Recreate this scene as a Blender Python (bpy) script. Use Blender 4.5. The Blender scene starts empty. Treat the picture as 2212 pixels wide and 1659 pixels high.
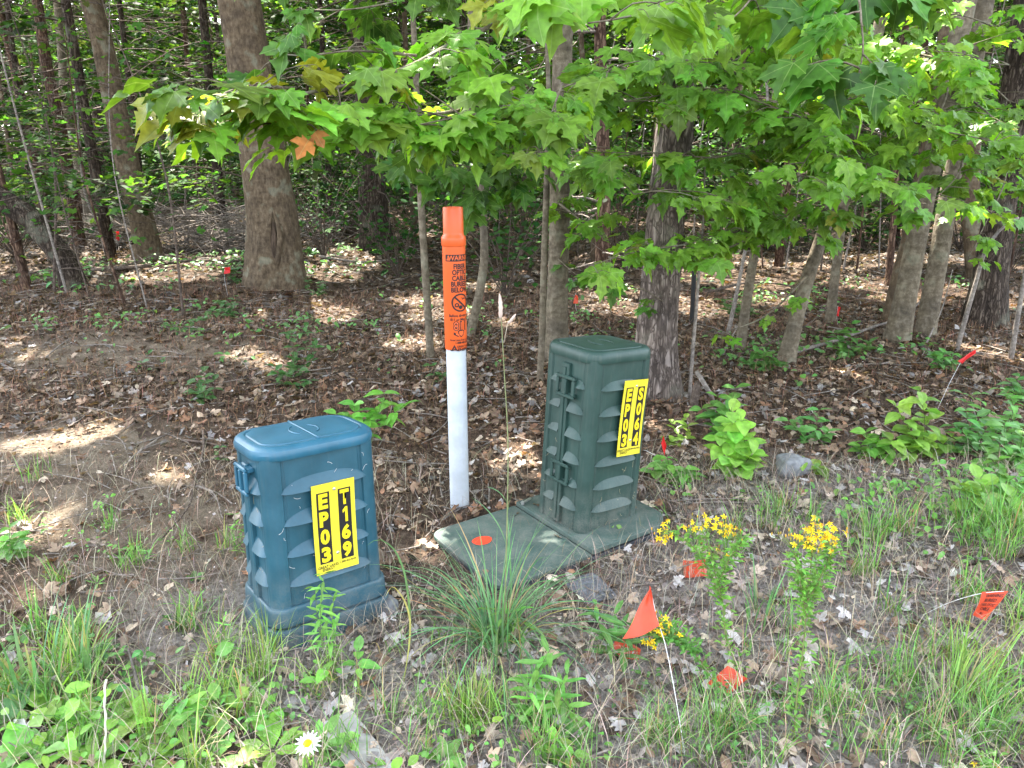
import bpy, math, random
import numpy as np
from mathutils import Vector, Matrix, geometry

rnd = random.Random(7)
rng = np.random.default_rng(11)
scene = bpy.context.scene
col = scene.collection

# ------------------------------------------------------------------ camera, sky, sun, exposure
PITCH, CAMH, FOC, IMW, IMH = math.radians(16.5), 1.5, 1658.0, 2212.0, 1659.0
cam_d = bpy.data.cameras.new('camera')
cam_d.sensor_width = 36.0
cam_d.lens = 36.0 * FOC / IMW
cam_d.clip_start, cam_d.clip_end = 0.05, 400.0
cam = bpy.data.objects.new('camera', cam_d)
col.objects.link(cam)
cam.location = (0, 0, CAMH)
cam.rotation_euler = (math.pi / 2 - PITCH, 0, 0)
scene.camera = cam

SUN_EL, SUN_AZ = math.radians(57), math.radians(-24)      # azimuth from +Y (into the wood), negative = to the left
SUN = np.array([math.sin(SUN_AZ) * math.cos(SUN_EL), math.cos(SUN_AZ) * math.cos(SUN_EL), math.sin(SUN_EL)])
world = bpy.data.worlds.new('World')
scene.world = world
world.use_nodes = True
wn, wl = world.node_tree.nodes, world.node_tree.links
wn.clear()
sky = wn.new('ShaderNodeTexSky')
sky.sky_type = 'NISHITA'
sky.sun_disc = False
sky.sun_elevation = SUN_EL
sky.sun_rotation = SUN_AZ
sky.air_density, sky.dust_density, sky.ozone_density = 1.0, 2.5, 1.0
hs = wn.new('ShaderNodeHueSaturation')
hs.inputs['Saturation'].default_value = 0.42
bg = wn.new('ShaderNodeBackground')
bg.inputs['Strength'].default_value = 0.15
wo = wn.new('ShaderNodeOutputWorld')
wl.new(sky.outputs[0], hs.inputs['Color'])
wl.new(hs.outputs[0], bg.inputs['Color'])
wl.new(bg.outputs[0], wo.inputs['Surface'])
sun_d = bpy.data.lights.new('sun', 'SUN')
sun_d.energy = 3.9
sun_d.angle = math.radians(0.53)
sun_d.color = (1.0, 0.93, 0.82)
sun = bpy.data.objects.new('sun', sun_d)
col.objects.link(sun)
sun.rotation_euler = Vector(SUN).to_track_quat('Z', 'Y').to_euler()
scene.view_settings.view_transform = 'Standard'
scene.view_settings.look = 'None'
scene.view_settings.gamma = 1.0
scene.view_settings.exposure = 3.38
cy = scene.cycles
cy.use_denoising = True
cy.use_adaptive_sampling = False
cy.max_bounces, cy.diffuse_bounces, cy.glossy_bounces, cy.transmission_bounces = 6, 2, 2, 4
cy.caustics_reflective = cy.caustics_refractive = False

# ------------------------------------------------------------------ pixel -> world helpers (pixels of a 2212 x 1659 view)
FW = np.array([0, math.cos(PITCH), -math.sin(PITCH)])
RT = np.array([1.0, 0, 0])
UP = np.array([0, math.sin(PITCH), math.cos(PITCH)])
CAM = np.array([0, 0, CAMH])


def gz(x, y):
    x, y = np.asarray(x, float), np.asarray(y, float)
    near = 0.012 * np.sin(2.3 * x + 0.7) * np.sin(1.9 * y + 1.1) + 0.007 * np.sin(5.1 * x + 2.2 * y) * np.cos(4.3 * y - 1.7 * x)
    far = np.clip((y - 4.5) / 6, 0, 1.5) * (0.09 * np.sin(0.55 * x + 1.3) * np.sin(0.5 * y) + 0.05 * np.sin(1.3 * x - 0.6 * y))
    mound = 0.09 * np.exp(-(((x + 3.3) / 1.3) ** 2 + ((y - 6.6) / 0.6) ** 2)) - 0.02 * np.exp(-(((x + 0.67) / .3) ** 2 + ((y - 2.3) / .3) ** 2))
    return near * np.clip((y - 0.5) / 2, 0, 1) + far + mound


def ray(px, py):
    return FW * FOC + RT * (px - IMW / 2) - UP * (py - IMH / 2)


def at(px, py, Y):
    d = ray(px, py)
    return CAM + d * (Y / d[1])


def gp(px, py):
    d = ray(px, py)
    z = 0.0
    for _ in range(12):
        p = CAM + d * ((z - CAMH) / d[2])
        z = float(gz(p[0], p[1]))
    return np.array([p[0], p[1], z])


def mpp(Y, py=800.):                                       # metres per pixel at horizontal distance Y
    d = ray(IMW / 2, py)
    return Y / d[1]


# ------------------------------------------------------------------ materials
def new_mat(name):
    m = bpy.data.materials.new(name)
    m.use_nodes = True
    nt = m.node_tree
    nt.nodes.clear()
    out = nt.nodes.new('ShaderNodeOutputMaterial')
    return m, nt, out


def N(nt, kind, **kw):
    n = nt.nodes.new(kind)
    for k, v in kw.items():
        if k.startswith('i_'):
            n.inputs[k[2:].replace('_', ' ')].default_value = v
        else:
            setattr(n, k, v)
    return n


def ramp(nt, stops):
    r = nt.nodes.new('ShaderNodeValToRGB')
    e = r.color_ramp.elements
    while len(e) < len(stops):
        e.new(0.5)
    for k, (p, c) in enumerate(stops):
        e[k].position = p
        e[k].color = (*c, 1) if len(c) == 3 else c
    return r


def mixc(nt, a, b, fac, mode='MIX'):
    n = nt.nodes.new('ShaderNodeMix')
    n.data_type = 'RGBA'
    n.blend_type = mode
    for sock, v in ((n.inputs['A'], a), (n.inputs['B'], b), (n.inputs['Factor'], fac)):
        if hasattr(v, 'is_linked') or hasattr(v, 'links'):
            nt.links.new(v, sock)
        elif isinstance(v, (tuple, list)):
            sock.default_value = (*v, 1)
        else:
            sock.default_value = v
    return n.outputs['Result']


def mat_leaf(name, trans=0.4, rough=0.5, vein=0.35, mottling=0.25, spec=0.35):
    m, nt, out = new_mat(name)
    L = nt.links
    a = N(nt, 'ShaderNodeAttribute', attribute_name='col')
    tc = N(nt, 'ShaderNodeTexCoord')
    nz = N(nt, 'ShaderNodeTexNoise')
    nz.inputs['Scale'].default_value = 38
    nz.inputs['Detail'].default_value = 3
    L.new(tc.outputs['Object'], nz.inputs['Vector'])
    r1 = ramp(nt, [(0.3, (1 - mottling,) * 3), (0.7, (1 + mottling,) * 3)])
    L.new(nz.outputs[0], r1.inputs[0])
    c = mixc(nt, a.outputs['Color'], r1.outputs[0], 1.0, 'MULTIPLY')
    if vein > 0:
        rv = ramp(nt, [(0.86, (0, 0, 0)), (0.98, (vein,) * 3)])
        L.new(a.outputs['Alpha'], rv.inputs[0])
        lt = mixc(nt, c, (0.30, 0.42, 0.16), rv.outputs[0])
        c = lt
    b = N(nt, 'ShaderNodeBsdfPrincipled')
    b.inputs['Roughness'].default_value = rough
    b.inputs['Specular IOR Level'].default_value = spec
    L.new(c, b.inputs['Base Color'])
    if trans > 0:
        t = N(nt, 'ShaderNodeBsdfTranslucent')
        tcx = mixc(nt, c, (1.9, 1.75, 0.7), 1.0, 'MULTIPLY')
        L.new(tcx, t.inputs['Color'])
        mx = N(nt, 'ShaderNodeMixShader')
        mx.inputs[0].default_value = trans
        L.new(b.outputs[0], mx.inputs[1])
        L.new(t.outputs[0], mx.inputs[2])
        L.new(mx.outputs[0], out.inputs['Surface'])
    else:
        L.new(b.outputs[0], out.inputs['Surface'])
    return m


def mat_bark(name, dark, mid, light, zs=0.25, scale=26, bump=0.5, plates=False, lichen=0.0, rings=0.0):
    m, nt, out = new_mat(name)
    L = nt.links
    tc = N(nt, 'ShaderNodeTexCoord')
    mp = N(nt, 'ShaderNodeMapping')
    mp.inputs['Scale'].default_value = (1, 1, zs)
    L.new(tc.outputs['Object'], mp.inputs['Vector'])
    nz = N(nt, 'ShaderNodeTexNoise')
    nz.inputs['Scale'].default_value = scale
    nz.inputs['Detail'].default_value = 6
    nz.inputs['Roughness'].default_value = 0.65
    L.new(mp.outputs[0], nz.inputs['Vector'])
    h = nz.outputs[0]
    if plates:
        # wavering vertical fissures, broken by shorter cross cracks
        def crack(scl, sc_, w_, dist):
            m3 = N(nt, 'ShaderNodeMapping')
            m3.inputs['Scale'].default_value = scl
            L.new(tc.outputs['Object'], m3.inputs['Vector'])
            n4 = N(nt, 'ShaderNodeTexNoise')
            n4.inputs['Scale'].default_value = sc_
            n4.inputs['Detail'].default_value = 3
            n4.inputs['Distortion'].default_value = dist
            L.new(m3.outputs[0], n4.inputs['Vector'])
            s1 = N(nt, 'ShaderNodeMath', operation='SUBTRACT')
            L.new(n4.outputs[0], s1.inputs[0])
            s1.inputs[1].default_value = .5
            s2 = N(nt, 'ShaderNodeMath', operation='ABSOLUTE')
            L.new(s1.outputs[0], s2.inputs[0])
            r4 = ramp(nt, [(0.0, (0, 0, 0)), (w_, (1, 1, 1))])
            L.new(s2.outputs[0], r4.inputs[0])
            return r4.outputs[0]
        ck = mixc(nt, crack((1, 1, .13), 30, .13, .5), crack((1, 1, .45), 24, .07, .3), 1.0, 'MULTIPLY')
        h = mixc(nt, nz.outputs[0], ck, 0.42)
    if rings > 0:
        mp2 = N(nt, 'ShaderNodeMapping')
        mp2.inputs['Scale'].default_value = (4, 4, 13)
        L.new(tc.outputs['Object'], mp2.inputs['Vector'])
        n3 = N(nt, 'ShaderNodeTexNoise')
        n3.inputs['Scale'].default_value = 3
        n3.inputs['Detail'].default_value = 4
        L.new(mp2.outputs[0], n3.inputs['Vector'])
        h = mixc(nt, h, n3.outputs[0], rings)
    rc = ramp(nt, [(0.28, dark), (0.5, mid), (0.74, light)])
    L.new(h, rc.inputs[0])
    c = rc.outputs[0]
    big = N(nt, 'ShaderNodeTexNoise')
    big.inputs['Scale'].default_value = 5
    big.inputs['Detail'].default_value = 4
    L.new(tc.outputs['Object'], big.inputs['Vector'])
    if lichen > 0:
        rl = ramp(nt, [(0.56, (0, 0, 0)), (0.64, (lichen,) * 3)])
        L.new(big.outputs[0], rl.inputs[0])
        c = mixc(nt, c, (0.17, 0.19, 0.15), rl.outputs[0])
    rb = ramp(nt, [(0.3, (0.7, 0.7, 0.72)), (0.7, (1.25, 1.22, 1.15))])
    L.new(big.outputs[0], rb.inputs[0])
    c = mixc(nt, c, rb.outputs[0], 1.0, 'MULTIPLY')
    b = N(nt, 'ShaderNodeBsdfPrincipled')
    b.inputs['Roughness'].default_value = 0.9
    b.inputs['Specular IOR Level'].default_value = 0.15
    L.new(c, b.inputs['Base Color'])
    bp = N(nt, 'ShaderNodeBump')
    bp.inputs['Strength'].default_value = bump
    bp.inputs['Distance'].default_value = 0.035
    L.new(h, bp.inputs['Height'])
    L.new(bp.outputs[0], b.inputs['Normal'])
    L.new(b.outputs[0], out.inputs['Surface'])
    return m


def mat_plastic(name, base, dirt=(0.2, 0.17, 0.13), rough=0.42, dirt_amt=0.5, top=0.35, streak=0.3):
    """weathered moulded plastic: faded mottling, dust splashed up from the ground, fine scratches"""
    m, nt, out = new_mat(name)
    L = nt.links
    tc = N(nt, 'ShaderNodeTexCoord')
    n1 = N(nt, 'ShaderNodeTexNoise')
    n1.inputs['Scale'].default_value = 9
    n1.inputs['Detail'].default_value = 6
    n1.inputs['Roughness'].default_value = .6
    L.new(tc.outputs['Object'], n1.inputs['Vector'])
    fade = ramp(nt, [(0.35, tuple(c * 0.85 for c in base)), (0.68, tuple(c * 1.15 + 0.008 for c in base))])
    L.new(n1.outputs[0], fade.inputs[0])
    # dust: strongest near the ground, broken up by noise
    sx = N(nt, 'ShaderNodeSeparateXYZ')
    L.new(tc.outputs['Object'], sx.inputs[0])
    mr = N(nt, 'ShaderNodeMapRange')
    mr.inputs['From Min'].default_value = top
    mr.inputs['From Max'].default_value = -0.02
    L.new(sx.outputs['Z'], mr.inputs['Value'])
    n2 = N(nt, 'ShaderNodeTexNoise')
    n2.inputs['Scale'].default_value = 150
    n2.inputs['Detail'].default_value = 5
    n2.inputs['Roughness'].default_value = .7
    L.new(tc.outputs['Object'], n2.inputs['Vector'])
    mu = N(nt, 'ShaderNodeMath', operation='MULTIPLY')
    L.new(mr.outputs[0], mu.inputs[0])
    r2 = ramp(nt, [(0.42, (0.08,) * 3), (0.66, (1,) * 3)])
    n5 = N(nt, 'ShaderNodeTexNoise')
    n5.inputs['Scale'].default_value = 17
    n5.inputs['Detail'].default_value = 6
    L.new(tc.outputs['Object'], n5.inputs['Vector'])
    L.new(mixc(nt, n2.outputs[0], n5.outputs[0], .45), r2.inputs[0])
    L.new(r2.outputs[0], mu.inputs[1])
    m2 = N(nt, 'ShaderNodeMath', operation='MULTIPLY_ADD')
    L.new(mu.outputs[0], m2.inputs[0])
    m2.inputs[1].default_value = dirt_amt
    # scuffs everywhere
    mp = N(nt, 'ShaderNodeMapping')
    mp.inputs['Scale'].default_value = (26, 26, 3)
    L.new(tc.outputs['Object'], mp.inputs['Vector'])
    n3 = N(nt, 'ShaderNodeTexNoise')
    n3.inputs['Scale'].default_value = 4
    n3.inputs['Detail'].default_value = 5
    L.new(mp.outputs[0], n3.inputs['Vector'])
    r3 = ramp(nt, [(0.52, (0,) * 3), (0.8, (streak,) * 3)])
    L.new(n3.outputs[0], r3.inputs[0])
    L.new(r3.outputs[0], m2.inputs[2])
    c = mixc(nt, fade.outputs[0], dirt, m2.outputs[0])
    b = N(nt, 'ShaderNodeBsdfPrincipled')
    L.new(c, b.inputs['Base Color'])
    rr = N(nt, 'ShaderNodeMapRange')
    rr.inputs['To Min'].default_value = rough
    rr.inputs['To Max'].default_value = min(1, rough + 0.4)
    L.new(m2.outputs[0], rr.inputs['Value'])
    L.new(rr.outputs[0], b.inputs['Roughness'])
    bp = N(nt, 'ShaderNodeBump')
    bp.inputs['Strength'].default_value = 0.04
    bp.inputs['Distance'].default_value = 0.004
    L.new(n2.outputs[0], bp.inputs['Height'])
    L.new(bp.outputs[0], b.inputs['Normal'])
    L.new(b.outputs[0], out.inputs['Surface'])
    return m


def mat_simple(name, base, rough=0.6, noise=0.12, scale=30, metal=0.0, trans=0.0, spec=0.4, bump=0.0):
    m, nt, out = new_mat(name)
    L = nt.links
    tc = N(nt, 'ShaderNodeTexCoord')
    n1 = N(nt, 'ShaderNodeTexNoise')
    n1.inputs['Scale'].default_value = scale
    n1.inputs['Detail'].default_value = 5
    L.new(tc.outputs['Object'], n1.inputs['Vector'])
    r = ramp(nt, [(0.3, tuple(c * (1 - noise) for c in base)), (0.7, tuple(c * (1 + noise) for c in base))])
    L.new(n1.outputs[0], r.inputs[0])
    b = N(nt, 'ShaderNodeBsdfPrincipled')
    b.inputs['Roughness'].default_value = rough
    b.inputs['Metallic'].default_value = metal
    b.inputs['Specular IOR Level'].default_value = spec
    L.new(r.outputs[0], b.inputs['Base Color'])
    if bump:
        bp = N(nt, 'ShaderNodeBump')
        bp.inputs['Strength'].default_value = bump
        bp.inputs['Distance'].default_value = 0.01
        L.new(n1.outputs[0], bp.inputs['Height'])
        L.new(bp.outputs[0], b.inputs['Normal'])
    if trans:
        t = N(nt, 'ShaderNodeBsdfTranslucent')
        L.new(r.outputs[0], t.inputs['Color'])
        mx = N(nt, 'ShaderNodeMixShader')
        mx.inputs[0].default_value = trans
        L.new(b.outputs[0], mx.inputs[1])
        L.new(t.outputs[0], mx.inputs[2])
        L.new(mx.outputs[0], out.inputs['Surface'])
    else:
        L.new(b.outputs[0], out.inputs['Surface'])
    return m


def mat_ground():
    m, nt, out = new_mat('forest_soil')
    L = nt.links
    tc = N(nt, 'ShaderNodeTexCoord')

    def noise(scale, det=6, rough=.6):
        n = N(nt, 'ShaderNodeTexNoise')
        n.inputs['Scale'].default_value = scale
        n.inputs['Detail'].default_value = det
        n.inputs['Roughness'].default_value = rough
        L.new(tc.outputs['Object'], n.inputs['Vector'])
        return n.outputs[0]
    fine = ramp(nt, [(0.25, (0.016, 0.0105, 0.0075)), (0.5, (0.066, 0.044, 0.030)), (0.72, (0.17, 0.125, 0.09))])
    L.new(noise(34, 8, .72), fine.inputs[0])
    sand = ramp(nt, [(0.25, (0.07, 0.054, 0.037)), (0.55, (0.21, 0.17, 0.125)), (0.8, (0.34, 0.295, 0.24))])
    L.new(noise(90, 8, .75), sand.inputs[0])
    a = N(nt, 'ShaderNodeAttribute', attribute_name='col')       # R = bare sandy soil, G = grey litter
    patch = ramp(nt, [(0.38, (0,) * 3), (0.62, (1,) * 3)])
    L.new(noise(6, 5), patch.inputs[0])
    sep = N(nt, 'ShaderNodeSeparateColor')
    L.new(a.outputs['Color'], sep.inputs[0])
    mu = N(nt, 'ShaderNodeMath', operation='MULTIPLY')
    ad = N(nt, 'ShaderNodeMath', operation='ADD')
    L.new(patch.outputs[0], ad.inputs[0])
    ad.inputs[1].default_value = .25
    L.new(sep.outputs[0], mu.inputs[0])
    L.new(ad.outputs[0], mu.inputs[1])
    mu.use_clamp = True
    c = mixc(nt, fine.outputs[0], sand.outputs[0], mu.outputs[0])
    greyc = ramp(nt, [(0.3, (0.055, 0.046, 0.04)), (0.7, (0.40, 0.365, 0.335))])
    L.new(noise(50, 7, .7), greyc.inputs[0])
    mg = N(nt, 'ShaderNodeMath', operation='MULTIPLY')
    L.new(sep.outputs[1], mg.inputs[0])
    ad2 = N(nt, 'ShaderNodeMath', operation='ADD')
    L.new(patch.outputs[0], ad2.inputs[0])
    ad2.inputs[1].default_value = .4
    ad2.use_clamp = True
    L.new(ad2.outputs[0], mg.inputs[1])
    c = mixc(nt, c, greyc.outputs[0], mg.outputs[0])
    b = N(nt, 'ShaderNodeBsdfPrincipled')
    b.inputs['Roughness'].default_value = 0.95
    b.inputs['Specular IOR Level'].default_value = 0.1
    L.new(c, b.inputs['Base Color'])
    bp = N(nt, 'ShaderNodeBump')
    bp.inputs['Strength'].default_value = 0.8
    bp.inputs['Distance'].default_value = 0.03
    L.new(noise(45, 9, .75), bp.inputs['Height'])
    L.new(bp.outputs[0], b.inputs['Normal'])
    L.new(b.outputs[0], out.inputs['Surface'])
    return m


M = {}
M['leaf'] = mat_leaf('maple_leaf', 0.42, 0.45, 0.45, 0.3, 0.28)
M['weed'] = mat_leaf('weed_leaf', 0.35, 0.45, 0.35)
M['far_leaf'] = mat_leaf('wood_leaf', 0.5, 0.65, 0.0, 0.1, 0.1)
M['grass'] = mat_leaf('grass_blade', 0.3, 0.5, 0.0, 0.2)
M['litter'] = mat_leaf('dead_leaf', 0.12, 0.7, 0.25, 0.35, 0.2)
M['needle'] = mat_leaf('pine_needle', 0.0, 0.8, 0.0, 0.2, 0.1)
M['petal'] = mat_leaf('petal', 0.35, 0.6, 0.0, 0.1, 0.2)
M['twig'] = mat_bark('twig_bark', (0.03, 0.022, 0.017), (0.085, 0.065, 0.052), (0.19, 0.155, 0.13), 1, 40, 0.2)
M['twig_grey'] = mat_bark('grey_twig_bark', (0.08, 0.07, 0.06), (0.19, 0.165, 0.145), (0.33, 0.30, 0.27), 1, 40, 0.2)
M['maple_bark'] = mat_bark('maple_bark', (0.036, 0.026, 0.016), (0.105, 0.077, 0.050), (0.21, 0.165, 0.115), 0.5, 26, 0.9, lichen=0.4, rings=0.18)
M['pale_bark'] = mat_bark('pale_bark', (0.05, 0.04, 0.027), (0.135, 0.112, 0.08), (0.27, 0.235, 0.18), 0.7, 30, 0.7, lichen=0.35, rings=0.3)
M['rough_bark'] = mat_bark('rough_bark', (0.06, 0.047, 0.04), (0.175, 0.14, 0.122), (0.31, 0.26, 0.23), 0.22, 30, 0.9, plates=True, lichen=0.2)
M['dark_bark'] = mat_bark('dark_bark', (0.022, 0.016, 0.012), (0.062, 0.046, 0.035), (0.135, 0.108, 0.085), 0.3, 22, 0.7, plates=True, lichen=0.25)
M['red_bark'] = mat_bark('red_bark', (0.035, 0.02, 0.014), (0.095, 0.058, 0.04), (0.19, 0.125, 0.09), 0.3, 24, 0.6, plates=True)
M['scar'] = mat_bark('scar_wood', (0.02, 0.014, 0.01), (0.07, 0.05, 0.035), (0.14, 0.1, 0.075), 0.2, 30, 0.8)
M['ground'] = mat_ground()
M['blue'] = mat_plastic('blue_plastic', (0.009, 0.064, 0.094), rough=0.42, dirt_amt=0.62, top=0.26, streak=0.06)
M['blue_lid'] = mat_plastic('blue_lid_plastic', (0.014, 0.092, 0.148), rough=0.4, dirt_amt=0.0, streak=0.12)
M['green'] = mat_plastic('green_plastic', (0.012, 0.042, 0.033), (0.20, 0.18, 0.15), rough=0.5, dirt_amt=0.8, top=0.24, streak=0.10)
M['green_lid'] = mat_plastic('green_lid_plastic', (0.013, 0.043, 0.034), (0.20, 0.19, 0.15), rough=0.5, dirt_amt=0.0, streak=0.16)
M['pad'] = mat_plastic('pad_plastic', (0.03, 0.072, 0.06), (0.22, 0.20, 0.165), rough=0.6, dirt_amt=0.55, top=0.6, streak=0.3)
M['pad_dark'] = mat_plastic('pad_rim_plastic', (0.02, 0.03, 0.042), (0.16, 0.14, 0.12), rough=0.6, dirt_amt=0.4, top=0.1, streak=0.2)
M['yellow'] = mat_simple('yellow_plate', (0.62, 0.51, 0.03), 0.45, 0.1, 26)
M['letter_yellow'] = mat_simple('letter_yellow', (0.64, 0.49, 0.012), 0.4, 0.04, 20)
M['black'] = mat_simple('black_print', (0.012, 0.010, 0.012), 0.45, 0.1, 20)
M['orange'] = mat_simple('orange_plastic', (0.66, 0.108, 0.024), 0.38, 0.06, 10, trans=0.0)
M['white'] = mat_plastic('white_pipe', (0.46, 0.50, 0.545), (0.42, 0.42, 0.38), rough=0.4, dirt_amt=0.55, top=0.45, streak=0.45)
M['flag'] = mat_simple('flag_film', (0.62, 0.075, 0.032), 0.42, 0.08, 22, trans=0.3)
M['flag_red'] = mat_simple('red_flag_film', (0.62, 0.02, 0.02), 0.45, 0.08, 22, trans=0.3)
M['wire'] = mat_simple('wire_white', (0.62, 0.61, 0.60), 0.4, 0.1, 30)
M['steel'] = mat_simple('zinc', (0.55, 0.54, 0.52), 0.35, 0.15, 40, metal=0.8)
M['rock'] = mat_simple('grey_rock', (0.17, 0.175, 0.18), 0.85, 0.4, 26, bump=0.5)
M['slate'] = mat_simple('dark_stone', (0.11, 0.115, 0.125), 0.8, 0.45, 60, bump=0.6)
M['concrete'] = mat_simple('weathered_board', (0.30, 0.295, 0.275), 0.9, 0.2, 25, bump=0.2)
M['paint'] = mat_simple('orange_paint', (0.85, 0.06, 0.02), 0.6, 0.08, 30)
M['black_pipe'] = mat_simple('black_pipe', (0.008, 0.008, 0.008), 0.5, 0.2, 20)


# ------------------------------------------------------------------ mesh helpers
class MB:
    """collects vertices, faces and a per-vertex colour (alpha = vein) and links them as ONE mesh object"""
    def __init__(s):
        s.v, s.c, s.f, s.n = [], [], {3: [], 4: []}, 0

    def add(s, V, Fs, C=None):
        V = np.asarray(V, float).reshape(-1, 3)
        if C is None:
            C = np.ones((len(V), 4)) * .5
        C = np.asarray(C, float)
        if C.ndim == 1:
            C = np.tile(C, (len(V), 1))
        if C.shape[1] == 3:
            C = np.column_stack([C, np.zeros(len(C))])
        s.v.append(V)
        s.c.append(C)
        if isinstance(Fs, dict):
            for k, a in Fs.items():
                if len(a):
                    s.f[k].append(np.asarray(a, int) + s.n)
        else:
            for k in (3, 4):
                a = [f for f in Fs if len(f) == k]
                if a:
                    s.f[k].append(np.asarray(a, int) + s.n)
            for f in Fs:
                if len(f) > 4:
                    s.f[3].append(np.array([(f[0], f[i], f[i + 1]) for i in range(1, len(f) - 1)], int) + s.n)
        s.n += len(V)
        return s

    def build(s, name, mat, parent=None, smooth=True, local=False):
        me = bpy.data.meshes.new(name)
        V = np.concatenate(s.v) if s.v else np.zeros((0, 3))
        C = np.concatenate(s.c) if s.c else np.zeros((0, 4))
        p_ = parent
        while p_ is not None and not local:                      # world coordinates -> the thing's own
            V = V - np.array(p_.location)
            p_ = p_.parent
        t = np.concatenate(s.f[3]) if s.f[3] else np.zeros((0, 3), int)
        q = np.concatenate(s.f[4]) if s.f[4] else np.zeros((0, 4), int)
        loops = np.concatenate([t.ravel(), q.ravel()]).astype(np.int32)
        tot = np.concatenate([np.full(len(t), 3), np.full(len(q), 4)]).astype(np.int32)
        st = np.concatenate([[0], np.cumsum(tot)[:-1]]).astype(np.int32) if len(tot) else np.zeros(0, np.int32)
        me.vertices.add(len(V))
        me.vertices.foreach_set('co', V.astype(np.float32).ravel())
        me.loops.add(len(loops))
        me.loops.foreach_set('vertex_index', loops)
        me.polygons.add(len(tot))
        me.polygons.foreach_set('loop_start', st)
        me.polygons.foreach_set('loop_total', tot)
        me.update(calc_edges=True)
        if smooth is True:
            me.polygons.foreach_set('use_smooth', np.ones(len(tot), bool))
        at_ = me.color_attributes.new('col', 'FLOAT_COLOR', 'POINT')
        at_.data.foreach_set('color', C.astype(np.float32).ravel())
        me.validate()
        o = bpy.data.objects.new(name, me)
        col.objects.link(o)
        me.materials.append(mat)
        if parent is not None:
            o.parent = parent
        if isinstance(smooth, float):
            me.polygons.foreach_set('use_smooth', np.ones(len(me.polygons), bool))
            me.set_sharp_from_angle(angle=smooth)
        return o


def tag(o, label=None, cat=None, group=None, kind=None):
    if label: o['label'] = label
    if cat: o['category'] = cat
    if group: o['group'] = group
    if kind: o['kind'] = kind
    return o


def thing(name, label, cat, loc=(0, 0, 0), group=None, rot=None):
    o = bpy.data.objects.new(name, None)
    o.empty_display_size = 0.1
    col.objects.link(o)
    o.location = Vector(loc)
    if rot is not None:
        o.rotation_euler = rot
    return tag(o, label, cat, group)


def unit(a):
    a = np.asarray(a, float)
    return a / np.maximum(np.linalg.norm(a, axis=-1, keepdims=True), 1e-9)


def tube(mb, pts, rad, sides=8, c=(.5, .5, .5), cap=True, lump=0.0, seed=0, roots=None):
    P = np.asarray(pts, float)
    n = len(P)
    R_ = np.broadcast_to(np.asarray(rad, float), (n,))
    T = np.gradient(P, axis=0)
    T = unit(T)
    ref = np.array([1.0, 0, 0]) if abs(T[0][0]) < 0.8 else np.array([0, 1.0, 0])
    rings = []
    a = np.linspace(0, 2 * np.pi, sides, endpoint=False)
    ph = np.random.default_rng(seed).uniform(0, 6.28, 6)
    for i in range(n):
        x = unit(ref - T[i] * (ref @ T[i]))
        ref = x
        y = np.cross(T[i], x)
        r = R_[i]
        if lump:
            s = np.linalg.norm(P[i] - P[0])
            r = r * (1 + lump * (np.sin(2 * a + ph[0] + s * 1.3) + .7 * np.sin(3 * a + ph[1] - s * 2.1) + .6 * np.sin(5 * a + ph[2] + s * 3.7) + .5 * np.sin(s * 7 + ph[3] + a)))
        if roots is not None:                                    # buttress roots spreading at the foot
            r = r * (1 + roots[i] * (np.maximum(0, np.cos(2.5 * a + ph[4])) ** 2 + .7 * np.maximum(0, np.cos(2 * a + ph[5])) ** 2))
        rings.append(P[i] + np.outer(np.cos(a) * r, x) + np.outer(np.sin(a) * r, y))
    V = np.concatenate(rings)
    F = []
    for i in range(n - 1):
        for k in range(sides):
            k2 = (k + 1) % sides
            F.append((i * sides + k, i * sides + k2, (i + 1) * sides + k2, (i + 1) * sides + k))
    if cap:
        F.append(tuple(range(sides))[::-1])
        F.append(tuple((n - 1) * sides + k for k in range(sides)))
    mb.add(V, F, np.array(c))
    return mb


def spline(pts, n):
    P = np.asarray(pts, float)
    if len(P) == 2:
        return P[0] + np.linspace(0, 1, n)[:, None] * (P[1] - P[0])
    d = np.concatenate([[0], np.cumsum(np.linalg.norm(np.diff(P, axis=0), axis=1))])
    t = np.linspace(0, d[-1], n)
    m_ = np.gradient(P, d, axis=0)
    i = np.clip(np.searchsorted(d, t, side='right') - 1, 0, len(P) - 2)
    h = (d[i + 1] - d[i])[:, None]
    u = ((t - d[i]) / h[:, 0])[:, None]
    return ((2 * u**3 - 3 * u**2 + 1) * P[i] + (u**3 - 2 * u**2 + u) * h * m_[i] + (-2 * u**3 + 3 * u**2) * P[i + 1] + (u**3 - u**2) * h * m_[i + 1])


def box(mb, x0, x1, y0, y1, z0, z1, bev=0.0, c=(.5, .5, .5)):
    if bev <= 0:
        V = [(x, y, z) for z in (z0, z1) for y in (y0, y1) for x in (x0, x1)]
        F = [(0, 2, 3, 1), (4, 5, 7, 6), (0, 1, 5, 4), (2, 6, 7, 3), (0, 4, 6, 2), (1, 3, 7, 5)]
        mb.add(V, F, np.array(c))
        return
    b = bev
    prof = [(b, 0), (0, b), (0, None), (b, None)]
    rings = []
    for ins, z in ((b, z0), (0, z0 + b), (0, z1 - b), (b, z1)):
        X0, X1, Y0, Y1 = x0 + ins, x1 - ins, y0 + ins, y1 - ins
        k = b
        rings.append([(X0 + k, Y0, z), (X1 - k, Y0, z), (X1, Y0 + k, z), (X1, Y1 - k, z), (X1 - k, Y1, z), (X0 + k, Y1, z), (X0, Y1 - k, z), (X0, Y0 + k, z)])
    loft(mb, rings, True, True, c)


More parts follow.
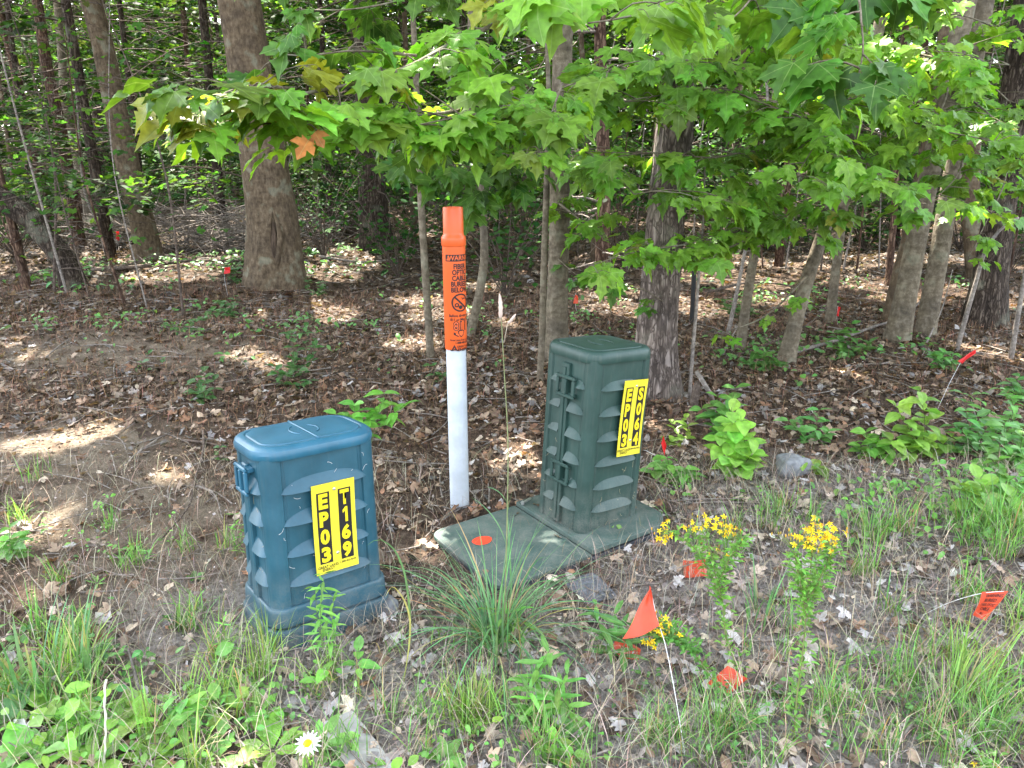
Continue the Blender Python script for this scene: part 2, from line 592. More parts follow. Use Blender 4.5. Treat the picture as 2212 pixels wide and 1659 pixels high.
def loft(mb, rings, cap0=True, cap1=True, c=(.5, .5, .5)):
    n = len(rings[0])
    V = np.concatenate([np.asarray(r, float) for r in rings])
    F = []
    for i in range(len(rings) - 1):
        for k in range(n):
            k2 = (k + 1) % n
            F.append((i * n + k, i * n + k2, (i + 1) * n + k2, (i + 1) * n + k))
    nv = len(V)
    if cap0:
        V = np.vstack([V, np.mean(rings[0], axis=0)])
        F += [(k, nv, (k + 1) % n)[::1] for k in range(n)]
        nv += 1
    if cap1:
        V = np.vstack([V, np.mean(rings[-1], axis=0)])
        b = (len(rings) - 1) * n
        F += [(b + k, b + (k + 1) % n, nv) for k in range(n)]
    mb.add(V, F, np.array(c))


def rrect(w, d, r, z, n=7):
    out = []
    r = min(r, w / 2 - 1e-4, d / 2 - 1e-4)
    for cx, cy_, a in ((1, 1, 0), (-1, 1, 90), (-1, -1, 180), (1, -1, 270)):
        for t in np.radians(np.linspace(a, a + 90, n)):
            out.append((cx * (w / 2 - r) + r * math.cos(t), cy_ * (d / 2 - r) + r * math.sin(t), z))
    return np.array(out)


# leaf templates -------------------------------------------------------------
def template(outline, veins, interior=(), zf=None):
    """outline (closed polygon), veins as polylines of points that become edges; vein points carry 1"""
    pts, val, edges = [], [], []
    def idx(p, v):
        for i, q in enumerate(pts):
            if abs(q[0] - p[0]) + abs(q[1] - p[1]) < 1e-6:
                val[i] = max(val[i], v)
                return i
        pts.append(p)
        val.append(v)
        return len(pts) - 1
    ol = [idx(p, 0.0) for p in outline]
    edges += [(ol[i], ol[(i + 1) % len(ol)]) for i in range(len(ol))]
    for vn in veins:
        ids = [idx(p, 1.0) for p in vn]
        edges += list(zip(ids[:-1], ids[1:]))
    for p in interior:
        idx(p, 0.0)
    r = geometry.delaunay_2d_cdt([Vector(p) for p in pts], edges, [ol], 1, 1e-5)
    V2 = [tuple(v) for v in r[0]]
    F = [tuple(f) for f in r[2]]
    vv = []
    for k, src in enumerate(r[3]):
        vv.append(max([val[i] for i in src], default=0.0))
    V = np.array([(x, y, 0) for x, y in V2], float)
    F3 = []
    for f in F:
        a, b, c = (np.array(V2[i]) for i in f[:3])
        F3.append(f if np.cross(b - a, c - a) > 0 else f[::-1])
    return V, np.array(F3, int), np.array(vv)


def bend(T, droop=0.25, fold=0.15, wave=0.04, seed=0, cup=0.0):
    V, F, vv = T
    r_ = np.random.default_rng(seed)
    V = V.copy()
    x, y = V[:, 0], V[:, 1]
    p = r_.uniform(0, 6.28, 4)
    V[:, 2] = -droop * np.clip(y, 0, 2) ** 2 + fold * np.abs(x) - cup * (x ** 2) + wave * (np.sin(7 * x + p[0]) * np.cos(6 * y + p[1]) + .6 * np.sin(11 * y + p[2] + 5 * x)) + r_.uniform(-.2, .2) * x * y
    return V, F, vv


half = [(0.15, -0.10), (0.30, -0.13), (0.44, -0.07), (0.36, 0.03), (0.33, 0.10), (0.46, 0.10), (0.57, 0.16), (0.54, 0.25), (0.66, 0.37), (0.64, 0.47), (0.70, 0.60), (0.55, 0.56), (0.44, 0.62), (0.36, 0.52), (0.22, 0.46), (0.20, 0.55), (0.23, 0.66), (0.33, 0.72), (0.22, 0.78), (0.13, 0.84), (0.07, 0.95)]
ol = [(0, 0)] + half + [(0, 1.08)] + [(-x, y) for x, y in half[::-1]]
vn = [[(0, 0), (0, .5), (0, 1.08)], [(0, 0), (0.33, 0.29), (0.70, 0.60)], [(0, 0), (-0.33, 0.29), (-0.70, 0.60)], [(0, 0), (0.44, -0.07)], [(0, 0), (-0.44, -0.07)]]
MAPLE0 = template(ol, vn, [(0.16, 0.28), (-0.16, 0.28), (.25, .08), (-.25, .08), (.1, .7), (-.1, .7)])
MAPLES = [bend(MAPLE0, d, f, w, k) for k, (d, f, w) in enumerate([(.18, .05, .03), (.3, .12, .03), (.1, .2, .03), (.38, .0, .04), (.25, -.1, .04), (.5, .15, .03)])]
h2 = [(0.40, -0.05), (0.30, 0.10), (0.52, 0.18), (0.68, 0.58), (0.36, 0.52), (0.20, 0.46), (0.30, 0.72)]
for k in range(5):
    r_ = np.random.default_rng(900 + k)
    V_, F_, v_ = bend(MAPLE0, r_.uniform(.1, .6), r_.uniform(-.15, .3), .05, 60 + k, r_.uniform(-.2, .35))
    MAPLES.append((V_ * [r_.uniform(.78, 1.08), r_.uniform(.85, 1.05), 1.25] + np.stack([.12 * r_.normal() * V_[:, 1] ** 2, 0 * V_[:, 1], 0 * V_[:, 1]], 1), F_, v_))
MAPLE_S0 = template([(0, 0)] + h2 + [(0, 1.05)] + [(-x, y) for x, y in h2[::-1]], [[(0, 0), (0, 1.05)]])
MAPLES_S = [bend(MAPLE_S0, d, f, .03, k + 20) for k, (d, f) in enumerate([(.2, .1), (.35, .0), (.1, .2)])]


def ovate(w=0.5, n=7, serr=0.0, belly=0.42, tip=1.0):
    ys = np.linspace(0, 1, n + 2)[1:-1]
    prof = lambda y: w / 2 * (np.sin(np.pi * y ** (math.log(.5) / math.log(belly))) ** .85)
    R_ = [(prof(y) * (1 + serr * (k % 2 - .5)), y) for k, y in enumerate(ys)]
    o = [(0, 0)] + R_ + [(0, tip)] + [(-x, y) for x, y in R_[::-1]]
    return template(o, [[(0, 0), (0, .33), (0, .66), (0, tip)]])


OV = {}
for nm, w, se, be in (('lance', .22, 0, .45), ('ovate', .52, .12, .42), ('oval', .66, .05, .5), ('dock', .36, .15, .55), ('tiny', .42, 0, .5)):
    t0 = ovate(w, 7 if nm != 'tiny' else 3, se, be)
    OV[nm] = [bend(t0, d, f, .02, k + 40) for k, (d, f) in enumerate([(.15, .25), (.35, .3), (.05, .4), (.55, .2)])]
# curled dead leaves
DEAD = []
for k in range(7):
    r_ = np.random.default_rng(100 + k)
    if k < 4:
        b_ = MAPLE_S0 if k < 3 else MAPLE0
        V, F, vv = bend(b_, r_.uniform(-.6, .5), r_.uniform(-.3, .5), .09, 200 + k, r_.uniform(-.5, .6))
    else:
        V, F, vv = bend(ovate(r_.uniform(.4, .7), 5, .2, .5), r_.uniform(-.5, .6), r_.uniform(-.2, .6), .08, 300 + k)
    V = V - np.array([0, .45, V[:, 2].mean()])
    DEAD.append((V, F, vv))
QUAD = [(np.array([(-.5, 0, 0), (0, -.5, .08), (.5, 0, 0), (0, .6, .05)], float), np.array([(0, 1, 2), (0, 2, 3)]), np.zeros(4))]
SPRIG = [(np.array([(-.12, 0, 0), (.12, 0, 0), (.3, .4, .02), (0, 1, -.1), (-.3, .4, .02), (.5, .2, 0), (-.5, .2, 0), (.55, .75, -.05), (-.5, .7, -.05)], float),
          np.array([(0, 1, 2), (0, 2, 4), (4, 2, 3), (1, 5, 2), (0, 4, 6), (2, 7, 3), (4, 3, 8)]), np.zeros(9))]


def scatter(mb, tmpls, pos, nor, tip, size, cols, jit=None):
    pos, nor, tip, size, cols = (np.asarray(a, float) for a in (pos, nor, tip, size, cols))
    n = len(pos)
    if n == 0:
        return
    size = np.broadcast_to(size, (n,))
    cols = np.broadcast_to(cols, (n, 3))
    Z = unit(np.broadcast_to(nor, (n, 3)))
    Y = np.broadcast_to(tip, (n, 3))
    Y = unit(Y - Z * np.sum(Y * Z, 1, keepdims=True) + 1e-6)
    X = np.cross(Y, Z)
    pick = rng.integers(0, len(tmpls), n)
    for k, (V, F, vv) in enumerate(tmpls):
        i = np.where(pick == k)[0]
        if not len(i):
            continue
        s = size[i][:, None, None]
        W = pos[i][:, None, :] + s * (V[None, :, 0:1] * X[i][:, None, :] + V[None, :, 1:2] * Y[i][:, None, :] + V[None, :, 2:3] * Z[i][:, None, :])
        C = np.concatenate([np.repeat(cols[i][:, None, :], len(V), 1), np.broadcast_to(vv[None, :, None], (len(i), len(V), 1))], 2)
        Fi = (F[None] + (np.arange(len(i)) * len(V))[:, None, None]).reshape(-1, 3)
        mb.add(W.reshape(-1, 3), {3: Fi}, C.reshape(-1, 4))


def blades(mb, base, az, height, lean, width, cols, segs=4, curl=1.0):
    """grass blades: narrow strips that rise and bow over along azimuth az"""
    base, az, height, lean, width = (np.asarray(a, float) for a in (base, az, height, lean, width))
    n = len(base)
    height, lean, width = (np.broadcast_to(a, (n,)) for a in (height, lean, width))
    cols = np.broadcast_to(np.asarray(cols, float), (n, 3))
    t = np.linspace(0, 1, segs + 1)
    D = np.stack([np.cos(az), np.sin(az), np.zeros(n)], 1)
    S = np.stack([-np.sin(az), np.cos(az), np.zeros(n)], 1)
    tw = rng.uniform(-.9, .9, n)
    S = S * np.cos(tw)[:, None] + np.array([0, 0, 1.0]) * np.sin(tw)[:, None] * .5 + D * np.sin(tw)[:, None] * .6
    th = lean[:, None] * (.22 + .85 * t[None]) * curl                # angle from vertical grows along the blade
    dl = (height / segs)[:, None]
    dz = np.cos(th) * dl
    dr = np.sin(th) * dl
    z = np.concatenate([np.zeros((n, 1)), np.cumsum(dz[:, :-1], 1)], 1)
    r = np.concatenate([np.zeros((n, 1)), np.cumsum(dr[:, :-1], 1)], 1)
    w = width[:, None] * (np.minimum(1, (1 - t[None]) * 1.7) ** .8 * (.55 + .45 * np.minimum(1, t[None] * 4))) * .5
    P = base[:, None, :] + r[..., None] * D[:, None, :] + z[..., None] * np.array([0, 0, 1.0])
    A = P - w[..., None] * S[:, None, :]
    B = P + w[..., None] * S[:, None, :]
    V = np.stack([A, B], 2).reshape(n, -1, 3)
    k = segs + 1
    F = np.array([(2 * i, 2 * i + 1, 2 * i + 3, 2 * i + 2) for i in range(segs)])
    Fi = (F[None] + (np.arange(n) * 2 * k)[:, None, None]).reshape(-1, 4)
    C = np.repeat(cols[:, None, :], 2 * k, 1)
    mb.add(V.reshape(-1, 3), {4: Fi}, C.reshape(-1, 3))
    return P


def vary(base, n, amt=0.2, hue=0.12):
    b = np.asarray(base, float)
    k = 1 + rng.normal(0, amt, (n, 1))
    h = 1 + rng.normal(0, hue, (n, 3))
    return np.clip(b * k * h, 0.004, 0.9)


def text_mesh(body, size, sx=1.0, bold=0.0, align='CENTER'):
    cu = bpy.data.curves.new('txt', 'FONT')
    cu.body, cu.size, cu.offset, cu.align_x, cu.align_y = body, size, bold, align, 'CENTER'
    cu.resolution_u = 3
    ob = bpy.data.objects.new('txt', cu)
    col.objects.link(ob)
    bpy.context.view_layer.update()
    dg = bpy.context.evaluated_depsgraph_get()
    me = ob.evaluated_get(dg).to_mesh()
    me.calc_loop_triangles()
    V = np.array([v.co[:] for v in me.vertices]).reshape(-1, 3)
    F = np.array([t.vertices[:] for t in me.loop_triangles], int).reshape(-1, 3)
    ob.evaluated_get(dg).to_mesh_clear()
    bpy.data.objects.remove(ob)
    bpy.data.curves.remove(cu)
    V[:, 0] *= sx
    return V, F
# ------------------------------------------------------------------ ground
def blob(x, y, cx, cy_, rx, ry):
    return np.exp(-(((x - cx) / rx) ** 2 + ((y - cy_) / ry) ** 2))


def bare_mask(x, y):
    m = 0
    for px, py, rx, ry in ((250, 1080, .55, .45), (430, 1180, .5, .4), (250, 760, 1.4, .5), (470, 1300, .3, .25), (150, 950, .5, .3), (640, 1400, .35, .15), (60, 980, .5, .4)):
        g = gp(px, py)
        m = m + blob(x, y, g[0], g[1], rx, ry)
    return np.clip(m, 0, 1)


def grey_mask(x, y):
    m = 0
    for px, py, rx, ry in ((1900, 1080, 1.1, .5), (1500, 1500, .9, .5), (2000, 1450, .7, .4), (900, 1500, .6, .3), (1700, 1250, .6, .3), (500, 1330, .4, .3)):
        g = gp(px, py)
        m = m + blob(x, y, g[0], g[1], rx, ry)
    return np.clip(m, 0, 1)


def make_ground():
    s = np.linspace(-1, 1, 281)
    xs = 5.5 * s + 64 * s ** 5
    t = np.linspace(0, 1, 321)
    ys = -8 + 22 * t + 75 * t ** 6
    X, Y = np.meshgrid(xs, ys)
    Z = gz(X, Y)
    Z = Z + (0.006 * np.sin(23 * X + 3 * np.sin(9 * Y)) * np.sin(19 * Y + 2 * np.cos(11 * X)) + 0.004 * np.sin(47 * X + 5) * np.sin(41 * Y)) * (np.abs(Y - 3) < 6) - .004
    V = np.stack([X, Y, Z], -1).reshape(-1, 3)
    n, m = len(xs), len(ys)
    i = (np.arange(m - 1)[:, None] * n + np.arange(n - 1)[None]).ravel()
    F = np.stack([i, i + 1, i + n + 1, i + n], 1)
    C = np.stack([bare_mask(X, Y).ravel(), grey_mask(X, Y).ravel(), 0 * X.ravel()], 1)
    mb = MB()
    mb.add(V, {4: F}, C)
    return tag(mb.build('ground', M['ground']), kind='structure')


make_ground()

# sun flecks: gaps in the canopy along the sun's direction through these points -> light falls where the photo has it
FLECKS = []
for px, py, r in ((60, 962, .13), (115, 955, .13), (175, 945, .10), (230, 922, .08), (50, 738, .16), (75, 765, .14), (530, 765, .15), (560, 778, .14), (600, 790, .1), (45, 700, .12),
                  (1480, 600, .3), (1545, 585, .3), (1620, 612, .35), (1700, 578, .4), (1760, 590, .4), (1800, 585, .3), (1870, 610, .35), (1930, 570, .3), (1660, 650, .2), (1960, 645, .2), (2080, 560, .4), (1560, 560, .5), (1850, 555, .5),
                  (1110, 965, .10), (1085, 1000, .08), (1140, 1010, .07), (945, 1180, .09), (925, 1195, .08), (700, 588, .35), (745, 565, .35), (790, 550, .4), (640, 660, .2), (620, 700, .15), (905, 650, .2),
                  (1440, 925, .12), (1450, 950, .1), (1195, 1185, .01), (1100, 700, .15), (90, 1150, .08), (40, 1165, .08), (205, 430, .6), (350, 500, .5), (430, 520, .6), (500, 480, .5), (1350, 640, .3), (2150, 640, .3), (1010, 620, .3), (480, 560, .25), (380, 1030, .05), (60, 1290, .04), (2000, 960, .05)):
    FLECKS.append((gp(px, py), r * (.6 if py > 680 else 1.45)))
for px, py, Y, r in ((440, 200, 2.55, .10), (410, 260, 2.5, .08), (890, 90, 3.2, .06), (1350, 420, 9, .7), (300, 250, 11, .9), (120, 200, 13, 1.2), (560, 60, 9.3, .5), (1280, 300, 9, .5), (60, 330, 12, .9), (820, 380, 7, .18), (900, 480, 8, .3), (2020, 460, 6.5, .22), (1750, 560, 5.7, .12), (2110, 240, 5, .3), (1960, 160, 4.5, .15), (600, 420, 9.3, .3), (260, 440, 11.7, .5), (1440, 330, 4.8, .12)):
    FLECKS.append((at(px, py, Y), r))
FP = np.array([f[0] for f in FLECKS])
FR = np.array([f[1] for f in FLECKS])


def in_gap(P, grow=0.05):
    """which leaves would stand in the way of a sun fleck"""
    bad = np.zeros(len(P), bool)
    for g, r in zip(FP, FR):
        d = P - g
        t = d @ SUN
        q = d - t[:, None] * SUN
        bad |= (np.einsum('ij,ij->i', q, q) < (r + grow) ** 2) & (t > 0.6)
    return bad


# ------------------------------------------------------------------ trees
LEAF_G = (0.14, 0.285, 0.030)
LEAF_D = (0.062, 0.142, 0.020)  # dark leaf tone: shade on the lower leaves is put into it


def rand_unit(n):
    return unit(rng.normal(0, 1, (n, 3)))


def crown(tree, c, rx, rz, n, size=.3, base=LEAF_D, mat=None, holes=True):
    """leaf clusters spread through a crown volume, in clumps"""
    k = max(6, n // 90)
    cc = np.array(c) + rng.normal(0, 1, (k, 3)) * np.array([rx, rx, rz]) * .5
    pick = rng.integers(0, k, n)
    P = cc[pick] + rng.normal(0, 1, (n, 3)) * np.array([.55, .55, .35]) * (rx / 3.2)
    if holes:
        P = P[~in_gap(P, .04 + size * .3)]
    n = len(P)
    mb = MB()
    nn = unit(rng.normal(0, .55, (n, 3)) + np.array([0, 0, 1]))
    scatter(mb, QUAD if size > .2 else MAPLES_S, P, nn, rng.normal(0, 1, (n, 3)), rng.uniform(.7, 1.25, n) * size, vary(base, n, .25, .12))
    return mb.build('crown', mat or M['far_leaf'], tree)


def trunk_path(pix, Y, base):
    P = [np.array(base) - np.array([0, 0, .06])]
    W = [pix[0][2]]
    for px, py, w in pix[1:]:
        P.append(at(px, py, Y))
        W.append(w)
    return np.array(P), np.array(W, float)


def tree(name, label, pix, mat, top=11, group=None, cat='tree', flare=1.35, lump=.04, sides=16, base=None, taper=.35, rings=34, yoff=0):
    g = gp(pix[0][0], pix[0][1]) if base is None else np.array(base)
    t = thing(name, label, cat, g, group)
    P, W = trunk_path(pix, g[1] + yoff, g)
    R_ = W * .5 * np.array([mpp(g[1], p[1]) for p in pix])
    if P[-1][2] < top:
        d = unit(P[-1] - P[-2])
        d = unit(d * np.array([.5, .5, 1]))
        k = (top - P[-1][2]) / max(d[2], .3)
        P = np.vstack([P, P[-1] + d * k * .5, P[-1] + d * k + np.array([rnd.uniform(-.4, .4), rnd.uniform(-.4, .4), 0])])
        R_ = np.append(R_, [R_[-1] * .8, R_[-1] * taper])
    Q = spline(P, rings)
    dist = np.concatenate([[0], np.cumsum(np.linalg.norm(np.diff(P, axis=0), axis=1))])
    dq = np.concatenate([[0], np.cumsum(np.linalg.norm(np.diff(Q, axis=0), axis=1))])
    # denser rings low down
    u = np.linspace(0, 1, rings) ** 1.6 * dist[-1]
    Q = np.stack([np.interp(u, dq * dist[-1] / dq[-1], Q[:, i]) for i in range(3)], 1)
    Rq = np.interp(u, dist, R_)
    r0 = R_[0]
    Rq = Rq * (1 + (flare - 1) * np.exp(-u / max(.05, 2.6 * r0)))
    mb = MB()
    tube(mb, Q, Rq, max(sides, 10), lump=lump, seed=rnd.randrange(9999), roots=.24 * np.exp(-u / max(.05, 2.2 * r0)) * (r0 > .05))
    o = mb.build('trunk', mat, t)
    t['top'] = tuple(float(v) for v in Q[-1])
    return t, Q, Rq


def limbs(t, Q, n, z0, z1, ln, r, mat, seed=0, droop=.0, sub=3, name='limb'):
    """bare limbs growing out of the trunk, with side twigs, one mesh"""
    r_ = np.random.default_rng(seed)
    mb = MB()
    for k in range(n):
        z = r_.uniform(z0, z1)
        i = int(np.argmin(np.abs(Q[:, 2] - z)))
        p0 = Q[i].copy(); p0[2] = z
        a = r_.uniform(0, 6.283)
        l = ln * r_.uniform(.4, 1.2)
        d = np.array([math.cos(a), math.sin(a), r_.uniform(-.15, .35) - droop])
        p1 = p0 + d * l * .5 + r_.normal(0, .05 * l, 3)
        p2 = p0 + d * l + np.array([0, 0, -.18 * l * droop]) + r_.normal(0, .1 * l, 3)
        pts = spline([p0, p1, p2], 6)
        rr = r * r_.uniform(.6, 1.2)
        tube(mb, pts, np.linspace(rr, rr * .25, 6), 4, cap=False)
        for j in range(sub):
            q = pts[r_.integers(1, 6)]
            e = q + unit(d + r_.normal(0, .7, 3)) * l * r_.uniform(.15, .5)
            tube(mb, spline([q, (q + e) / 2 + r_.normal(0, .04 * l, 3), e], 4), np.linspace(rr * .4, rr * .12, 4), 3, cap=False)
    return mb.build(name, mat, t)


TREES = {}
# --- the trunks that can be told apart (display pixels: x, y, width)
t, Q, R1 = tree('maple_tree', 'big grey-brown maple with a healed bark scar, thickest trunk in the wood', [(592, 612, 106), (592, 520, 98), (577, 400, 92), (556, 250, 90), (535, 120, 90), (515, 0, 92)], M['maple_bark'], 12, flare=1.32, lump=.03, sides=22)
TREES['T1'] = t, Q, R1
crown(t, Q[-1] + np.array([.4, -1.5, -2]), 4.6, 2.2, 4200)
# bark scar: two raised lips around a dark split, low on the front of the trunk
mb = MB()
i0 = int(np.argmin(np.abs(Q[:, 2] - .55)))
g0 = TREES['T1'][0].location
Yf = g0[1] - .305
for dx in (-7, 8):
    tube(mb, spline([at(592 + dx * .4, 600, Yf), at(592 + dx, 555, Yf), at(592 + dx * 1.6, 510, Yf + .01), at(590 + dx * .7, 470, Yf + .03), at(588, 448, Yf + .06)], 12), [.012, .022, .03, .034, .035, .035, .034, .03, .026, .02, .014, .006], 7)
mb.build('bark_lip', M['maple_bark'], t)
mb = MB()
tube(mb, spline([at(592, 605, Yf + .03), at(592, 540, Yf + .02), at(591, 480, Yf + .04)], 8), [.02, .04, .045, .05, .05, .045, .03, .015], 8)
mb.build('bark_split', M['scar'], t)

t, Q, R1 = tree('leaning_tree', 'smooth brown trunk leaning left, behind the moss-dark crooked trunk', [(325, 562, 46), (308, 480, 46), (285, 400, 46), (262, 290, 46), (243, 200, 46), (220, 90, 45), (196, 0, 45)], M['maple_bark'], 11, lump=.025)
TREES['T2'] = t, Q, R1
crown(t, Q[-1] + np.array([.6, -1, -2]), 3.8, 2.2, 2800)
t, Q, R1 = tree('slender_tree', 'slender brown trunk with a bend halfway, left of the smooth leaning trunk', [(172, 534, 25), (158, 440, 25), (143, 347, 24), (124, 240, 23), (108, 180, 22), (93, 90, 21), (80, 0, 21)], M['red_bark'], 9)
crown(t, Q[-1] + np.array([.3, -.6, -1]), 3, 1.8, 1300)
t, Q, R1 = tree('slender_tree', 'reddish dead-twigged trunk near the left edge, curving in from the top', [(112, 490, 23), (93, 420, 23), (80, 365, 22), (57, 272, 21), (38, 174, 20), (10, 60, 19), (-10, 0, 19)], M['red_bark'], 9)
limbs(t, Q, 16, .6, 3.5, 1.0, .012, M['twig'], 5, .2)
t, Q, R1 = tree('crooked_tree', 'crooked dark mossy trunk slanting out of the left edge', [(163, 622, 46), (138, 560, 44), (100, 515, 44), (62, 468, 46), (20, 440, 46), (-60, 395, 46), (-200, 250, 42)], M['dark_bark'], 4.5, flare=1.25, lump=.07)
t, Q, R1 = tree('slender_tree', 'thin straight brown sapling in front of the crooked mossy trunk', [(57, 622, 18), (40, 540, 18), (22, 470, 17), (10, 420, 16), (-20, 300, 15)], M['red_bark'], 6)
t, Q, R1 = tree('slender_tree', 'greenish slim trunk just left of the smooth leaning trunk', [(195, 480, 19), (186, 425, 19), (168, 350, 19), (148, 278, 18), (134, 130, 17), (124, 0, 16)], M['pale_bark'], 9)
t, Q, R1 = tree('sapling', 'whip-thin grey sapling left of the smooth leaning trunk base', [(230, 552, 6), (210, 480, 6), (192, 443, 6), (172, 300, 5), (165, 200, 4)], M['twig_grey'], 3.6, flare=1.1, sides=6)
t, Q, R1 = tree('pine_tree', 'black-looking pine trunk with drooping dead twigs left of the smooth leaning trunk', [(216, 450, 22), (214, 380, 21), (212, 280, 20), (205, 120, 18), (200, 0, 16)], M['dark_bark'], 12)
limbs(t, Q, 34, .8, 6, 1.7, .014, M['twig'], 8, .35, 4, 'dead_branch')
crown(t, Q[-1] + np.array([0, 0, -2]), 3.4, 2, 2000, .22)
t, Q, R1 = tree('pine_tree', 'dark pine trunk in the shade between big maple and orange post', [(812, 536, 62), (806, 430, 58), (800, 330, 55), (793, 150, 50), (786, 0, 46)], M['dark_bark'], 13, lump=.05)
limbs(t, Q, 40, .5, 5.5, 1.9, .015, M['twig'], 9, .3, 4, 'dead_branch')
crown(t, Q[-1] + np.array([0, -1, -2]), 3.6, 2.2, 2300, .25)
t, Q, R1 = tree('sapling', 'slim grey-barked sapling standing just left of the orange post', [(931, 772, 17), (922, 640, 17), (912, 480, 16), (905, 350, 15), (900, 200, 13), (893, 60, 12)], M['pale_bark'], 5.5, flare=1.15, sides=10)
TREES['T11'] = t, Q, R1
t, Q, R1 = tree('sapling', 'curved grey-brown sapling bowing out right of the orange post', [(1012, 722, 19), (1032, 650, 20), (1046, 570, 19), (1043, 470, 17), (1030, 330, 15), (1020, 150, 13)], M['pale_bark'], 5.5, flare=1.15, sides=10)
TREES['T12'] = t, Q, R1
t, Q, R1 = tree('maple_tree', 'pale smooth upright maple trunk behind the tall green pedestal', [(1203, 776, 50), (1203, 690, 46), (1206, 560, 44), (1210, 400, 43), (1212, 250, 43), (1216, 110, 41), (1219, 0, 40)], M['pale_bark'], 10, lump=.025, flare=1.2)
TREES['T13'] = t, Q, R1
crown(t, Q[-1] + np.array([-.5, 2.2, -2.2]), 3.8, 2.0, 2600)
crown(t, (-2.3, 6.7, 8.2), 3.4, 1.6, 1600)  # extra lobe added out of view to keep sun off the foreground
t, Q, R1 = tree('sapling', 'thin stem growing close against the pale upright maple trunk', [(1166, 822, 14), (1172, 700, 14), (1175, 560, 14), (1181, 390, 13), (1186, 240, 11), (1180, 60, 9)], M['pale_bark'], 5, flare=1.1, sides=10)
t, Q, R1 = tree('rough_tree', 'rough flaky-barked trunk right behind the tall green pedestal', [(1425, 852, 84), (1420, 740, 80), (1428, 600, 78), (1441, 450, 78), (1452, 300, 77), (1464, 140, 76), (1472, 0, 75)], M['rough_bark'], 12, lump=.05, flare=1.2, sides=24, rings=44)
TREES['T15'] = t, Q, R1
crown(t, Q[-1] + np.array([0, 3.0, -2.5]), 4.0, 2.2, 3000)
t, Q, R1 = tree('maple_sapling', 'slim crooked grey maple stem between rough trunk and pale slanting stem', [(1597, 757, 22), (1615, 640, 20), (1632, 530, 19), (1648, 440, 18), (1660, 330, 17), (1668, 250, 16), (1690, 100, 14)], M['pale_bark'], 5.5, flare=1.2, sides=10)
TREES['T16'] = t, Q, R1
t, Q, R1 = tree('maple_sapling', 'pale slanting maple stem leaning right behind the fallen branch', [(1693, 783, 36), (1724, 670, 31), (1755, 570, 29), (1785, 485, 28), (1830, 340, 27), (1868, 190, 26), (1905, 30, 24)], M['pale_bark'], 7.5, flare=1.25, sides=12)
TREES['T17'] = t, Q, R1
crown(t, Q[-1] + np.array([0, 2, -.3]), 2.8, 1.5, 1700)
t, Q, R1 = tree('sapling', 'greenish straight stem standing behind the pale slanting stem', [(1793, 694, 20), (1802, 610, 20), (1811, 540, 19), (1830, 380, 18), (1850, 200, 16)], M['pale_bark'], 7, sides=10)
t, Q, R1 = tree('maple_tree', 'leftmost and thinnest of the three pale trunks grouped at right', [(1918, 690, 25), (1938, 600, 25), (1960, 520, 24), (1985, 400, 23), (2010, 250, 22)], M['maple_bark'], 8, sides=12)
t, Q, R1 = tree('maple_tree', 'middle of the three pale trunks grouped at right, grey and shaded', [(1938, 736, 48), (1956, 640, 45), (1978, 520, 43), (2004, 400, 43), (2040, 230, 42), (2075, 60, 41)], M['pale_bark'], 10, sides=14, flare=1.03)
TREES['T19'] = t, Q, R1
crown(t, Q[-1] + np.array([-.3, 1.4, -2]), 3.6, 2.0, 2400)
t, Q, R1 = tree('maple_tree', 'rightmost of the three pale trunks grouped at right, sunlit tan bark', [(1999, 722, 40), (2015, 620, 38), (2035, 510, 39), (2053, 405, 38), (2085, 230, 38), (2116, 60, 40)], M['pale_bark'], 10, sides=14, flare=1.05)
TREES['T19b'] = t, Q, R1
crown(t, Q[-1] + np.array([.3, .4, -2]), 3.6, 2.0, 2200)
t, Q, R1 = tree('rough_tree', 'thick dark rough trunk by the right edge behind the three pale trunks', [(2119, 702, 68), (2135, 610, 64), (2150, 510, 62), (2166, 410, 60), (2190, 230, 58), (2215, 50, 56)], M['dark_bark'], 12, lump=.05, sides=20)
TREES['T20'] = t, Q, R1
crown(t, Q[-1] + np.array([-.4, .5, -2]), 4.0, 2.2, 2800)
t, Q, R1 = tree('slender_tree', 'thin brown upright trunk left of the three pale trunks', [(1919, 616, 15), (1925, 540, 15), (1932, 460, 14), (1940, 300, 13)], M['red_bark'], 9, sides=8)
t, Q, R1 = tree('sapling', 'bent thin grey sapling at right in front of the thick dark rough trunk', [(2065, 758, 10), (2085, 690, 10), (2108, 610, 9), (2128, 545, 8), (2162, 495, 7), (2200, 470, 6)], M['twig_grey'], 1.0, flare=1.1, sides=8)
TREES['T24'] = t, Q, R1
t, Q, R1 = tree('sapling', 'thin grey stem at the right edge of the picture', [(2184, 772, 11), (2196, 700, 10), (2206, 640, 9), (2230, 500, 8)], M['twig_grey'], 3.0, flare=1.1, sides=8)
t, Q, R1 = tree('dead_tree', 'reddish dead snag with curled white branches, between pale maple and rough trunk', [(1300, 625, 30), (1302, 520, 29), (1306, 400, 28), (1300, 250, 27), (1296, 60, 26)], M['red_bark'], 8, sides=12)
limbs(t, Q, 46, .3, 4.4, 1.15, .016, M['twig_grey'], 15, .1, 3, 'dead_branch')
t, Q, R1 = tree('sapling', 'very thin bare stem between rough trunk and crooked grey maple stem', [(1489, 860, 8), (1496, 760, 8), (1503, 680, 7), (1512, 560, 6), (1520, 470, 4)], M['twig_grey'], 2.2, flare=1.1, sides=7)
t, Q, R1 = tree('sapling', 'pair-leaning thin stem beside the crooked grey maple stem', [(1570, 722, 10), (1588, 650, 9), (1600, 590, 8), (1622, 470, 7)], M['twig_grey'], 3, flare=1.1, sides=7)
